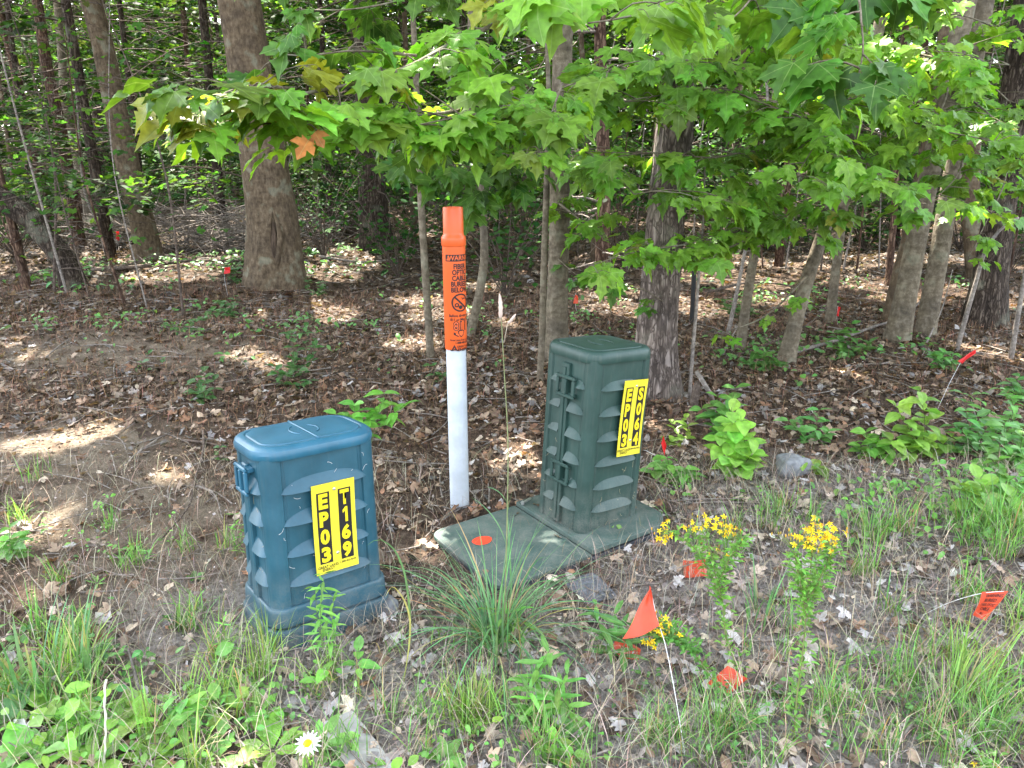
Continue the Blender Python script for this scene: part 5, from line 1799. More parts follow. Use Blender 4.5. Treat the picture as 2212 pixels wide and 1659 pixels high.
def grass_clump(label, px, py, n, h, lean, w, c, spread=.06, name='grass_clump', azb=None, segs=6, group=None, dead=.1):
    g = gp(px, py)
    t = thing(name, label, 'grass clump', g, group)
    mb = MB()
    az = rng.uniform(0, 6.283, n) if azb is None else rng.normal(azb[0], azb[1], n)
    r = np.abs(rng.normal(0, spread, n))
    a2 = az + rng.normal(0, .5, n)
    base = g + np.stack([np.cos(a2) * r, np.sin(a2) * r, np.zeros(n) - .004], 1)
    hh = h * rng.uniform(.45, 1.1, n)
    cc = vary(c, n, .2, .1)
    k = rng.random(n) < dead
    cc[k] = vary((.30, .25, .12), int(k.sum()), .15)
    ln, ww = np.abs(rng.normal(lean, lean * .45, n)), rng.uniform(.7, 1.2, n) * w
    if n <= 24:                                                  # few broad blades: each one a part
        for i in range(n):
            mb = MB()
            blades(mb, base[i:i + 1], az[i:i + 1], hh[i:i + 1], ln[i:i + 1], ww[i:i + 1], cc[i:i + 1], segs)
            mb.build('blade', M['grass'], t)
        return t, g
    blades(mb, base, az, hh, ln, ww, cc, segs)
    mb.build('blades', M['grass'], t)
    return t, g


tuft, g = grass_clump('big blue-green grass clump in front of the ground cover, with one tall seed stalk', 1075, 1395, 180, .47, 1.5, .0062, BG, .06, segs=9)
mb = MB()
b_ = gp(1088, 1395)
Yt = b_[1]
st = [b_, at(1092, 1250, Yt + .02), at(1096, 1100, Yt + .05), at(1097, 950, Yt + .07), at(1089, 800, Yt + .08), at(1083, 690, Yt + .08), at(1080, 640, Yt + .08)]
tube(mb, spline(st, 24), np.linspace(.0028, .0012, 24), 6, c=(.17, .19, .09))
mb.build('stalk', M['needle'], tuft)
mb = MB()
for p0, p1, r in (((1081, 690), (1079, 634), .0058), ((1096, 700), (1114, 678), .0045)):
    a_, c_ = at(*p0, Yt + .08), at(*p1, Yt + .08)
    Qh = spline([a_, (a_ + c_) / 2 + [.002, 0, 0], c_], 10)
    tube(mb, Qh, r * np.array([.3, .8, 1.1, .9, 1.15, .9, 1.05, .8, .6, .2]), 6, c=(.46, .36, .30))
tube(mb, spline([at(1089, 740, Yt + .08), at(1096, 700, Yt + .08)], 3), .0009, 4, c=(.42, .35, .26))
mb.build('seed_head', M['needle'], tuft)
mb = MB()
for p, a, h, l in (((1094, 1180), 2.6, .20, 1.3), ((1095, 1120), .3, .17, .5), ((1093, 1240), .9, .2, .35), ((1096, 1090), 2.8, .09, 1.6)):
    mb = MB()
    blades(mb, [at(*p, Yt + .04)], [a], [h], [l], [.008], [BG], 8)
    mb.build('stalk_leaf', M['grass'], tuft)

# strap-like bowed grass between blue pedestal and the clump
t = thing('grass_stalk', 'single bowed grass stalk with a yellowing blade right of the blue pedestal', 'grass stalk', gp(872, 1480))
Ys = gp(872, 1480)[1]
mb = MB()
def strap(mb, pts, w, c, c2=None):
    Q = spline(pts, 22)
    u = np.linspace(0, 1, 22)
    ww = w * np.minimum(1, (1 - u) * 3.5) ** .7 * (.35 + .65 * np.minimum(1, u * 3)) * .5
    d = unit(np.gradient(Q, axis=0))
    s_ = unit(np.cross(d, [.25, 1, .15]))
    V = np.stack([Q - s_ * ww[:, None], Q + s_ * ww[:, None]], 1).reshape(-1, 3)
    C = np.repeat(np.linspace(0, 1, 22)[:, None] * (np.array(c2 or c) - c) + np.array(c), 2, 0)
    mb.add(V, [(2 * i, 2 * i + 1, 2 * i + 3, 2 * i + 2) for i in range(21)], C)
strap(mb, [at(872, 1480, Ys), at(886, 1360, Ys + .05), at(882, 1290, Ys + .06), at(868, 1220, Ys + .07), at(845, 1180, Ys + .07), at(815, 1165, Ys + .06), at(790, 1180, Ys + .05)], .007, (.13, .18, .05), BG)
mb.build('blade', M['grass'], t)
mb = MB()
strap(mb, [at(872, 1470, Ys), at(884, 1390, Ys + .03), at(884, 1330, Ys + .03), at(866, 1285, Ys + .02), at(845, 1268, Ys), at(832, 1290, Ys - .02)], .006, (.28, .29, .08), (.50, .42, .16))
mb.build('blade', M['grass'], t)

# wide-bladed grass at the left edge
grass_clump('tall wide-bladed blue-green grass at the lower left edge', 80, 1505, 22, .34, .75, .0125, BG, .05, segs=9)
grass_clump('wide-bladed grass fan bending right at the lower left edge', 175, 1480, 14, .30, .9, .011, BG, .04, segs=9, azb=(.2, .7))
grass_clump('wiry grass tuft in the mid right behind the yellow-flowered stems', 1880, 1165, 110, .20, .9, .004, GR, .07)
grass_clump('wiry grass tuft against the low bushes at the right edge', 2080, 1140, 110, .22, .9, .004, GR, .08)
grass_clump('bright upright grass tuft at the right edge above the printed flag', 2150, 1150, 60, .26, .8, .006, GR, .05)
grass_clump('long yellow-green grass sweeping right below the printed flag', 2060, 1520, 80, .25, 1.3, .0045, YG, .12, azb=(.55, .45))
grass_clump('grass tuft in front of the grey rock', 1690, 1110, 70, .16, .9, .004, GR, .06)
grass_clump('wide short grass blades between the two upright yellow-flowered stems', 1640, 1330, 24, .20, .6, .008, BG, .05)
grass_clump('grass tuft beside the left corner of the blue pedestal base', 590, 1400, 60, .17, .7, .0045, YG, .05)
grass_clump('bright green grass tuft below the big clump at bottom centre', 1005, 1560, 90, .18, .6, .0045, YG, .05)
grass_clump('spiky grass tuft at the bottom edge right of centre', 1180, 1640, 70, .17, .7, .0045, GR, .06)
grass_clump('feathery fine grass tuft at the bottom right corner', 2120, 1600, 240, .17, .9, .0025, GR, .14)
grass_clump('fine grass tuft under the wire of the big orange flag', 1560, 1600, 200, .15, .9, .0025, GR, .14)


def stem_plant(label, base, tips, n_leaf, size, kind, c, name='weed', cat='weed', r=.0022, down=.25, vy=.15, mat='weed', opp=True, sw=.02, cst=(.10, .14, .05), lmin=.15, group=None, whorl=2):
    """leafy plant: stems from base (pixel) to each tip (pixel, extra distance); leaves in pairs up the stem"""
    g = gp(*base)
    t = thing(name, label, cat, g, group)
    mb, ml = MB(), MB()
    for px, py, dy in tips:
        e = at(px, py, g[1] + dy)
        mid = g * .45 + e * .55 + rng.normal(0, sw, 3)
        Q = spline([g - [0, 0, .01], mid, e], 16)
        tube(mb, Q, np.linspace(r, r * .45, 16), 5, c=cst)
        for k in range(n_leaf):
            u = lmin + (1 - lmin) * (k + .5) / n_leaf
            p = Q[min(15, int(u * 15.99))]
            a0 = k * 1.57 + rnd.uniform(-.4, .4) if whorl == 2 else k * 2.4
            for w_ in range(whorl):
                a = a0 + w_ * 2 * math.pi / whorl + rnd.uniform(-.25, .25)
                d = np.array([math.cos(a), math.sin(a), rnd.uniform(.0, .7)])
                s_ = size * (1.1 - .45 * abs(u - .55)) * rnd.uniform(.7, 1.15)
                tip = unit(d + [0, 0, -down])
                scatter(ml, OV[kind], [p], [np.array([-d[0] * .3, -d[1] * .3 - .15, 1]) + rng.normal(0, .15, 3)], [tip], [s_], vary(c, 1, vy, .08))
    s_ = mb.build('stem', M['needle'], t)
    ml.build('leaves', M[mat], t)
    return t, g


WG = (.145, .33, .07)
DG = (.095, .225, .06)
LG = (.21, .40, .07)
# lance-leaved weeds by the big clump
stem_plant('lance-leaved weed below the big orange flag, leaves spread like a fan', (1185, 1560), [(1160, 1440, .06), (1190, 1400, .1), (1230, 1450, .04), (1140, 1490, .0), (1215, 1510, 0)], 6, .075, 'lance', WG, down=.5)
stem_plant('taller lance-leaved weed between the flat stone and the big orange flag', (1335, 1430), [(1325, 1320, .1), (1285, 1300, .1), (1365, 1350, .05)], 6, .085, 'lance', DG, down=.45)
stem_plant('thin willowy weed in front of the blue pedestal plate', (730, 1480), [(700, 1240, .2), (680, 1270, .22), (720, 1290, .2)], 9, .05, 'lance', WG, r=.0016, down=.5, lmin=.35)
stem_plant('long-leaved weed right in the middle of the big grass clump', (1110, 1400), [(1070, 1310, .05), (1100, 1320, .05)], 5, .07, 'lance', WG, down=.4)
stem_plant('weed with narrow leaves at the left corner of the blue pedestal', (510, 1200), [(505, 1105, .05), (520, 1130, .05)], 5, .035, 'lance', WG, r=.0014)
stem_plant('compound-leaved seedling peeking out behind the blue pedestal lid', (790, 985), [(765, 875, .1), (830, 850, .14), (868, 880, .08), (725, 895, .05), (800, 900, .05)], 5, .105, 'ovate', (.13, .32, .05), down=.3, lmin=.5)
stem_plant('small leafy weed at the left edge above the wide-bladed grass', (30, 1215), [(20, 1135, .05), (45, 1160, .03), (5, 1170, .0)], 4, .06, 'ovate', WG)
stem_plant('narrow-leaved weed standing in the grass left of the blue pedestal', (490, 1470), [(487, 1330, .1), (500, 1390, .05)], 6, .03, 'lance', WG, r=.0014, lmin=.3)
stem_plant('oval-leaved weed in the grass at lower left', (160, 1590), [(165, 1500, .05), (120, 1520, .03), (210, 1510, .06)], 4, .055, 'ovate', LG)
stem_plant('tangle of small-leaved stems in the grass at lower left', (430, 1590), [(420, 1480, .08), (470, 1470, .1), (360, 1510, .06), (510, 1500, .1)], 7, .03, 'lance', WG, r=.0014)
stem_plant('single pointed-leaf weed in front of the blue pedestal base', (715, 1510), [(710, 1440, .04), (775, 1400, .1)], 2, .06, 'ovate', WG, lmin=.6)
stem_plant('small plant at the very bottom edge right of the board', (1215, 1665), [(1212, 1600, .05), (1240, 1625, .02)], 3, .045, 'ovate', LG, lmin=.4)
stem_plant('low round-leaved weed beneath the printed flag', (1690, 1510), [(1680, 1490, .02), (1720, 1500, .02)], 3, .03, 'oval', DG)

# bushy seedlings at right
SEED = [('sunlit pale-leaved seedling bush left of the grey rock', (1590, 1030), [(1560, 930, .1), (1600, 900, .1), (1625, 940, .05), (1565, 985, 0), (1620, 985, 0), (1580, 880, .12)], 5, .075, 'oval', LG),
        ('darker leafy seedling behind the pale-leaved one near the broken stump', (1560, 960), [(1510, 880, .1), (1550, 850, .1), (1590, 830, .1), (1530, 900, .05)], 4, .07, 'oval', (.09, .22, .045)),
        ('yellow-leaved low seedling left of the pale-leaved bush', (1480, 960), [(1450, 910, .05), (1480, 900, .05), (1430, 950, 0)], 3, .05, 'ovate', (.17, .26, .04)),
        ('green seedling in front of the small red flag beside the tall pedestal', (1460, 1045), [(1440, 985, .05), (1430, 1000, .05), (1480, 1010, 0), (1490, 1035, 0)], 4, .055, 'oval', WG),
        ('dark leafy sprig above the grey rock', (1760, 960), [(1740, 900, .08), (1770, 880, .08), (1700, 905, .05), (1790, 930, 0)], 4, .055, 'ovate', DG),
        ('bright sprig right of the grey rock, leaves in a rosette', (1885, 990), [(1870, 930, .05), (1905, 940, .05), (1860, 960, 0), (1920, 955, 0)], 4, .055, 'oval', (.12, .28, .045)),
        ('yellow-green topmost seedling in the right-hand bushes', (1990, 990), [(1985, 835, .15), (2010, 880, .12), (1930, 870, .1), (1960, 930, .05), (2060, 940, .05), (1920, 950, 0)], 5, .07, 'oval', (.17, .30, .05)),
        ('leafy green bush under the tilted red flag at right', (2110, 985), [(2080, 850, .15), (2110, 900, .1), (2140, 910, .1), (2060, 920, .1), (2170, 950, .05), (2050, 960, .05)], 6, .055, 'ovate', (.085, .21, .055)),
        ('leafy bush cut by the right edge of the picture', (2190, 1020), [(2170, 920, .1), (2210, 930, .1), (2150, 970, .1), (2200, 980, .05), (2130, 1000, .05)], 6, .06, 'oval', (.10, .24, .055)),
        ('yellow-leaved bush lowest at the right edge', (2150, 1130), [(2110, 1030, .1), (2140, 1060, .1), (2180, 1070, .05), (2070, 1040, .08), (2200, 1090, 0)], 5, .07, 'oval', (.16, .29, .05)),
        ('two-leaved seedling standing right beside the grey rock', (1745, 1030), [(1735, 985, .02), (1770, 1010, .0)], 1, .06, 'oval', (.17, .29, .04)),
        ('dim leafy shrub at the foot of the pale slanting stem', (1650, 800), [(1630, 760, .1), (1670, 770, .1), (1610, 785, .05), (1690, 790, 0)], 5, .07, 'ovate', (.06, .15, .03)),
        ('dim leafy shrub right of the pale slanting stem foot', (1840, 770), [(1800, 720, .1), (1840, 700, .1), (1880, 740, .1), (1820, 760, 0)], 6, .07, 'ovate', (.06, .15, .03)),
        ('dim seedling patch behind the crooked grey maple stem', (1590, 690), [(1560, 650, .1), (1600, 640, .1), (1630, 670, .1)], 6, .08, 'ovate', (.055, .14, .03)),
        ('leafy sprig below the bent thin sapling at right', (2030, 800), [(2010, 765, .05), (2040, 760, .05), (2060, 780, 0)], 5, .06, 'ovate', (.08, .2, .05)),
        ('leafy sprig by the right edge beneath the tilted red flag wire', (2200, 870), [(2180, 820, .05), (2205, 810, .05), (2215, 850, 0)], 5, .055, 'ovate', (.085, .21, .055))]
for lab, b_, tips, nl, sz, kd, c in SEED:
    stem_plant(lab, b_, tips, nl + 1, sz * 1.4, kd, tuple(x * 1.12 for x in c), name='seedling', cat='seedling', down=.15, cst=(.09, .08, .04))
for lab, b_, tips in (('thick green bush between the tilted red flag and the right edge', (2170, 960), [(2120, 850, .2), (2160, 840, .2), (2200, 860, .2), (2140, 890, .1), (2190, 900, .1), (2100, 900, .1), (2215, 920, .1)]),
                      ('thick green bush low at the right edge behind the printed flag', (2190, 1100), [(2120, 960, .2), (2160, 950, .2), (2205, 970, .2), (2100, 1010, .1), (2150, 1020, .1), (2215, 1040, .1), (2180, 1050, 0)])):
    stem_plant(lab, b_, tips, 7, .062, 'ovate', (.12, .28, .06), name='seedling', cat='seedling', down=.15, cst=(.09, .08, .04), sw=.04)
# vines and leafy sprays on the shaded floor at left
VINE = [('trailing leafy vine on the shaded floor right of the crooked trunk', (250, 640), [(290, 610, .2), (330, 650, 0), (370, 690, 0)], 6, .08),
        ('leafy low vine in the middle of the shaded floor at left', (400, 720), [(350, 700, .1), (450, 690, .1), (470, 740, 0), (390, 760, 0)], 6, .075),
        ('sunlit-edged vine sprig left of the bare soil', (340, 800), [(325, 760, .1), (360, 770, .1), (310, 810, 0)], 4, .06),
        ('dark glossy vine heap below the big scarred maple', (490, 690), [(470, 650, .2), (510, 640, .2), (530, 690, .1), (450, 700, .1)], 8, .08),
        ('bush of leaves at the left foot of the big scarred maple', (500, 610), [(480, 570, .1), (520, 560, .1), (545, 590, .1), (460, 600, 0)], 9, .08),
        ('low seedling with paired leaves on the litter left of centre', (445, 860), [(440, 800, .1), (470, 820, .05), (430, 835, 0)], 4, .075),
        ('tall leafy vine shoot in the litter behind the blue pedestal', (640, 820), [(655, 690, .3), (620, 720, .2), (640, 760, .1), (680, 720, .2)], 7, .065),
        ('leafy shoot low on the litter behind the blue pedestal', (620, 840), [(590, 790, .1), (650, 800, .05), (670, 820, 0)], 5, .07),
        ('leaf rosette on the litter far left of the blue pedestal', (440, 870), [(420, 850, .0), (470, 840, .05)], 3, .06),
        ('ivy-like leaves at the right foot of the big scarred maple', (690, 640), [(670, 590, .1), (710, 560, .1), (690, 610, 0)], 8, .07),
        ('pale shoot poking out of litter just left of the big grass stalk post', (935, 830), [(925, 790, .1), (950, 810, 0)], 3, .06),
        ('small leaf pair on bare soil left of the blue pedestal', (490, 1000), [(480, 960, .05)], 3, .04)]
for lab, b_, tips, nl, sz in VINE:
    stem_plant(lab, b_, tips, nl, sz, 'oval', (.05, .125, .035), name='vine', cat='vine', down=.2, cst=(.08, .07, .04), sw=.05)


# St John's wort: yellow-flowered stems
def wort(label, base, stems, heads, c=(.15, .31, .06)):
    g = gp(*base)
    t = thing('yellow_wildflower', label, 'wildflower', g, 'yellow-flowered wild plants')
    mb, ml, mf, ms = MB(), MB(), MB(), MB()
    for pts in stems:
        Q = spline([at(px, py, g[1] + dy) for px, py, dy in pts], 26)
        tube(mb, Q, np.linspace(.0024, .0013, 26), 5, c=(.15, .16, .06))
        for k in range(46):
            q = Q[int(k / 46 * 25.9)]
            for s_ in (0, 1, 2, 3):
                a = k * 1.3 + s_ * 1.57 + rnd.uniform(-.3, .3)
                d = np.array([math.cos(a), math.sin(a), rnd.uniform(.1, .9)])
                r_ = rnd.uniform(.0, .03) if rnd.random() < .6 else 0
                scatter(ml, OV['tiny'], [q + d * r_], [(-d[0] * .5, -d[1] * .5 - .2, 1)], [d], [rnd.uniform(.012, .024)], vary(c, 1, .2, .1))
    for px, py, dy, n, sp in heads:
        cpt = at(px, py, g[1] + dy)
        for k in range(n):
            p = cpt + rng.normal(0, 1, 3) * np.array([sp, sp * .7, sp * .55])
            tube(mb, spline([cpt - [0, 0, sp * 1.4], (cpt + p) / 2 - [0, 0, sp * .5], p], 5), .0008, 4, c=(.16, .2, .07))
            if rnd.random() < .5:
                nrm = unit(np.array([rnd.gauss(0, .5), -.5 + rnd.gauss(0, .4), .8]))
                for j in range(5):
                    a = j * 1.257 + rnd.random() * .2
                    t1 = unit(np.cross(nrm, [.3, .9, .1]))
                    t2 = np.cross(nrm, t1)
                    d = t1 * math.cos(a) + t2 * math.sin(a) + nrm * .25
                    scatter(mf, OV['tiny'], [p], [nrm], [d], [rnd.uniform(.0085, .0125)], vary((.82, .66, .03), 1, .06, .03))
                for j in range(9):
                    tube(ms, [p, p + unit(nrm + rng.normal(0, .5, 3)) * .008], .0004, 3, c=(.75, .45, .02))
            else:
                tube(ms, spline([p, p + [0, 0, .005], p + [0, 0, .010]], 4), [.001, .0024, .002, .0006], 5, c=(.5, .34, .05) if rnd.random() < .6 else (.3, .24, .06))
    mb.build('stem', M['needle'], t)
    ml.build('leaves', M['weed'], t)
    mf.build('blossoms', M['petal'], t)
    ms.build('buds', M['petal'], t)
    return t


wort('yellow-flowered plant left of the two upright ones, its blossoms touching the ground cover corner', (1600, 1450), [[(1600, 1450, 0), (1570, 1385, .02), (1560, 1300, .06), (1545, 1240, .08), (1535, 1190, .1), (1520, 1150, .12)], [(1560, 1300, .06), (1530, 1230, .1), (1490, 1175, .13), (1450, 1150, .15)], [(1552, 1260, .07), (1580, 1200, .08), (1610, 1160, .09)]],
     [(1440, 1155, .15, 16, .020), (1430, 1140, .15, 6, .016), (1500, 1140, .13, 14, .024), (1535, 1128, .12, 12, .026), (1565, 1140, .11, 16, .024), (1582, 1150, .1, 10, .018), (1545, 1185, .1, 6, .018)])
wort('upright yellow-flowered plant in the lower right, halfway to the printed flag', (1715, 1600), [[(1715, 1600, 0), (1722, 1500, .03), (1735, 1400, .06), (1742, 1320, .08), (1750, 1240, .1), (1755, 1180, .12)], [(1742, 1330, .08), (1725, 1240, .1), (1715, 1190, .11)], [(1745, 1300, .08), (1780, 1230, .1), (1800, 1180, .1)]],
     [(1750, 1165, .12, 26, .028), (1715, 1160, .12, 12, .024), (1790, 1160, .11, 16, .024), (1765, 1190, .1, 8, .02), (1770, 1130, .12, 5, .016), (1815, 1150, .11, 4, .014)])
wort('yellow-flowered plant bent far over to the left in front of the big orange flag', (1600, 1530), [[(1600, 1530, 0), (1560, 1495, .02), (1520, 1440, .05), (1480, 1385, .08), (1440, 1350, .1), (1405, 1355, .1)], [(1500, 1410, .06), (1450, 1380, .08), (1415, 1385, .09)]],
     [(1410, 1350, .09, 18, .020), (1385, 1360, .09, 10, .016), (1440, 1365, .09, 10, .018), (1405, 1388, .08, 8, .012), (1425, 1335, .1, 5, .014)], (.10, .24, .05))
wort('low yellow-flowered plant cut by the bottom right edge', (2150, 1680), [[(2150, 1680, 0), (2140, 1660, .02), (2136, 1650, .02)]], [(2136, 1650, .02, 6, .012)])

# ox-eye daisy
g = gp(650, 1665)
t = thing('daisy', 'white daisy with a yellow centre in the grass at the bottom edge', 'daisy', g)
hd = at(664, 1606, g[1] - .03)
mb = MB()
tube(mb, spline([g, (g + hd) / 2 + [.008, 0, 0], hd], 10), .0018, 6, c=(.2, .26, .1))
mb.build('stem', M['needle'], t)
nrm = unit(np.array([-.05, -.35, .93]))
t1 = unit(np.cross(nrm, [0, 1, 0.2]))
t2 = np.cross(nrm, t1)
mb = MB()
for j in range(17):
    a = j * 2 * math.pi / 17 + rnd.uniform(-.06, .06)
    d = t1 * math.cos(a) + t2 * math.sin(a) - nrm * rnd.uniform(.15, .6)
    scatter(mb, [OV['lance'][0], OV['lance'][2]], [hd], [nrm], [d], [rnd.uniform(.032, .039)], [(.80, .80, .78)])
mb.build('petals', M['petal'], t)
mb = MB()
a = np.linspace(0, 2 * np.pi, 14, endpoint=False)
loft(mb, [[hd + t1 * r_ * math.cos(x) + t2 * r_ * math.sin(x) + nrm * h_ for x in a] for r_, h_ in ((.0095, -.002), (.0105, .002), (.008, .0055), (.004, .007))], True, True, (.82, .50, .01))
mb.build('flower_centre', M['petal'], t)


def rosette(label, px, py, n, size, kind, c, up=.5, name='broadleaf_weed', group='broad-leaved weeds in the grass'):
    g = gp(px, py)
    t = thing(name, label, 'weed', g, group)
    ml = MB()
    for k in range(n):
        a = k * 2.4 + rnd.uniform(-.3, .3)
        u = rnd.uniform(.1, up) + (k / n) * .5
        d = np.array([math.cos(a), math.sin(a), u])
        scatter(ml, OV[kind], [g + np.array([math.cos(a), math.sin(a), 0]) * .006], [np.array([-d[0] * u, -d[1] * u - .1, 1])], [d], [size * rnd.uniform(.65, 1.15)], vary(c, 1, .18, .08))
    ml.build('leaves', M['weed'], t)


for lab, px, py, n, s_, kd, c in (
        ('big floppy leaves at the bottom edge just right of the corner', 200, 1650, 9, .12, 'dock', LG), ('pale broad leaves in the grass above the bottom left corner', 50, 1500, 7, .09, 'oval', LG),
        ('wide leaf cluster at the bottom edge left of the crinkled dock', 470, 1640, 8, .10, 'dock', WG), ('bright pointed leaves low in the grass at left', 290, 1530, 7, .07, 'ovate', LG),
        ('sprawling leaves between the blue pedestal and the bottom edge', 520, 1480, 6, .07, 'ovate', WG), ('upright pale leaves by the lower left wide-bladed grass', 120, 1530, 6, .09, 'oval', LG),
        ('large crinkled dock-like leaves left of the daisy', 590, 1620, 9, .11, 'dock', LG), ('crinkled dock leaves directly behind the daisy', 690, 1610, 8, .10, 'dock', WG),
        ('broad leaves filling the bottom left corner', 60, 1640, 10, .10, 'oval', WG), ('rounded leaves at the left edge under the wide-bladed grass', 20, 1560, 8, .09, 'oval', DG),
        ('leaf rosette at the bottom edge left of the dock leaves', 330, 1640, 10, .09, 'dock', LG), ('broad upright leaves mid lower left', 240, 1570, 8, .08, 'ovate', LG),
        ('plantain-like rosette in front of the blue pedestal', 560, 1540, 8, .085, 'dock', WG), ('small rosette right of the daisy by the board', 760, 1650, 8, .08, 'dock', WG),
        ('large yellow-green leaf cluster at lower left', 130, 1600, 8, .085, 'ovate', LG), ('shaded leaves under the grass left of the blue pedestal base', 390, 1350, 5, .09, 'ovate', (.05, .12, .03)),
        ('grey-green round leaf pair in the soil at left', 130, 1390, 4, .06, 'oval', (.12, .20, .08)), ('low leaves at bottom centre under the clump', 960, 1640, 7, .06, 'ovate', WG),
        ('low leaves beside the lance-leaved weed', 1240, 1590, 7, .055, 'ovate', DG), ('little rosette right of the white flag wire', 1620, 1560, 7, .05, 'ovate', WG),
        ('small leaves in the grass right of the bent yellow-flowered plant', 1800, 1500, 6, .05, 'dock', DG), ('leaf tuft above the printed flag', 2110, 1210, 6, .06, 'lance', WG),
        ('small weed in the litter between the tall pedestal and grey rock', 1600, 1080, 6, .05, 'ovate', WG), ('tiny rosette on bare soil left of the blue pedestal', 290, 1190, 6, .05, 'lance', WG),
        ('clover-like tuft on bare soil below the curved dark twig', 420, 1250, 7, .035, 'oval', DG), ('little green tuft on soil at the left', 210, 1260, 7, .05, 'lance', WG)):
    rosette(lab, px, py, n, s_, kd, c)

# ------------------------------------------------------------------ ground cover that nobody could count
def region(n, x0, x1, y0, y1):
    x, y = rng.uniform(x0, x1, n), rng.uniform(y0, y1, n)
    k = np.abs(x) < .74 * y + .5
    return x[k], y[k]


def clear_of(x, y, keep_pad=.12):
    """False where the pedestals, the post or the flat cover stand (a few leaves lie on the cover)"""
    ok = np.ones(len(x), bool)
    for cx_, cyy, ya, w_, d_, p_ in ((.17, 2.875, PYAW, .93, .56, keep_pad), (BP['x'], BP['y'], BP['yaw'], Wb + .05, Db + .05, 0), (GP['x'], GP['y'], GP['yaw'], Wg, Dg, 0)):
        dx, dy = x - cx_, y - cyy
        u, v = dx * math.cos(ya) + dy * math.sin(ya), -dx * math.sin(ya) + dy * math.cos(ya)
        ins = (np.abs(u) < w_ / 2) & (np.abs(v) < d_ / 2)
        ok &= ~ins | ((rng.random(len(x)) < p_) if p_ else np.zeros(len(x), bool))
    return ok


def top_z(x, y):
    """ground, or the top of the flat cover where it lies"""
    dx, dy = x - .17, y - 2.875
    u, v = dx * math.cos(PYAW) + dy * math.sin(PYAW), -dx * math.sin(PYAW) + dy * math.cos(PYAW)
    on = (np.abs(u) < .46) & (np.abs(v) < .275)
    return np.where(on, np.where(u < -.01, .018, .038), gz(x, y))


def litter_cols(x, y, n):
    pal = np.array([(.18, .118, .080), (.115, .074, .052), (.26, .19, .138), (.30, .235, .19), (.20, .17, .155), (.27, .25, .245), (.36, .29, .22), (.065, .045, .035), (.19, .10, .06)])
    grey = grey_mask(x, y)
    w_far = np.array([.27, .29, .10, .05, .04, .015, .025, .12, .1])
    w_grey = np.array([.08, .06, .12, .14, .22, .24, .09, .03, .02])
    out = np.empty((n, 3))
    pick_f = rng.choice(9, n, p=w_far / w_far.sum())
    pick_g = rng.choice(9, n, p=w_grey / w_grey.sum())
    g_ = rng.random(n) < grey * .95 + .12
    out[:] = np.where(g_[:, None], pal[pick_g], pal[pick_f])
    return np.clip(out * np.clip(1.2 - .13 * (y - 2.5), .6, 1.25)[:, None] * np.clip(1 + rng.normal(0, .38, (n, 1)), .25, 2.0), .008, .6)  # colour darkens with distance, imitating the dimmer light inside the wood


mb = MB()
for n, x0, x1, y0, y1, sz in ((8500, -4, 4, 1.2, 4, .042), (22000, -6.5, 6.5, 4, 8, .048), (26000, -13, 13, 8, 17, .07), (10000, -22, 22, 17, 30, .12)):
    x, y = region(n, x0, x1, y0, y1)
    keep = rng.random(len(x)) > bare_mask(x, y) * .8
    if y0 < 3:
        keep &= rng.random(len(x)) < np.clip(.45 + .5 * grey_mask(x, y) + .8 * (y > 2.6), 0, 1)
    if y0 < 5:
        keep &= clear_of(x, y, .06)
    x, y = x[keep], y[keep]
    n = len(x)
    P = np.stack([x, y, top_z(x, y) + rng.uniform(.002, .022, n)], 1)
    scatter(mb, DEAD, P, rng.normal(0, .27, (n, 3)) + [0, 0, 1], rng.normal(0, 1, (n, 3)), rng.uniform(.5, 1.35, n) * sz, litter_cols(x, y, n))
tag(mb.build('leaf_litter', M['litter']), kind='stuff')

mb = MB()
for n, x0, x1, y0, y1, w, l in ((60000, -4, 4, 1.2, 4.2, .0011, .075), (42000, -6.5, 6.5, 4.2, 9, .0026, .11)):
    x, y = region(n, x0, x1, y0, y1)
    clump = .5 + .5 * np.sin(1.9 * x + 1.3 * y + 1) * np.sin(2.3 * y - 1.1 * x)
    keep = rng.random(len(x)) < .25 + .75 * clump
    keep &= rng.random(len(x)) > bare_mask(x, y) * .2
    keep &= clear_of(x, y, .10)
    x, y = x[keep], y[keep]
    n = len(x)
    az = rng.uniform(0, 6.283, n)
    base = np.stack([x, y, top_z(x, y) + rng.uniform(.001, .016, n)], 1)
    blades(mb, base, az, rng.uniform(.4, 1.2, n) * l, np.full(n, 1.45) + rng.normal(0, .12, n), np.full(n, w), vary((.185, .105, .066), n, .35, .1) * np.where(rng.random((n, 1)) < .25, 1.6, 1), 2, 1.08)
tag(mb.build('pine_needles', M['needle']), kind='stuff')

mb = MB()
x, y = region(60000, -6, 6, 1.2, 7.5)
k = clear_of(x, y, .15)
x, y = x[k], y[k]
n = len(x)
P = np.stack([x, y, top_z(x, y) + rng.uniform(.0, .007, n)], 1)
scatter(mb, QUAD, P, rng.normal(0, .4, (n, 3)) + [0, 0, 1], rng.normal(0, 1, (n, 3)), rng.uniform(.004, .018, n), litter_cols(x, y, n) * 1.1)
tag(mb.build('litter_crumbs', M['litter']), kind='stuff')

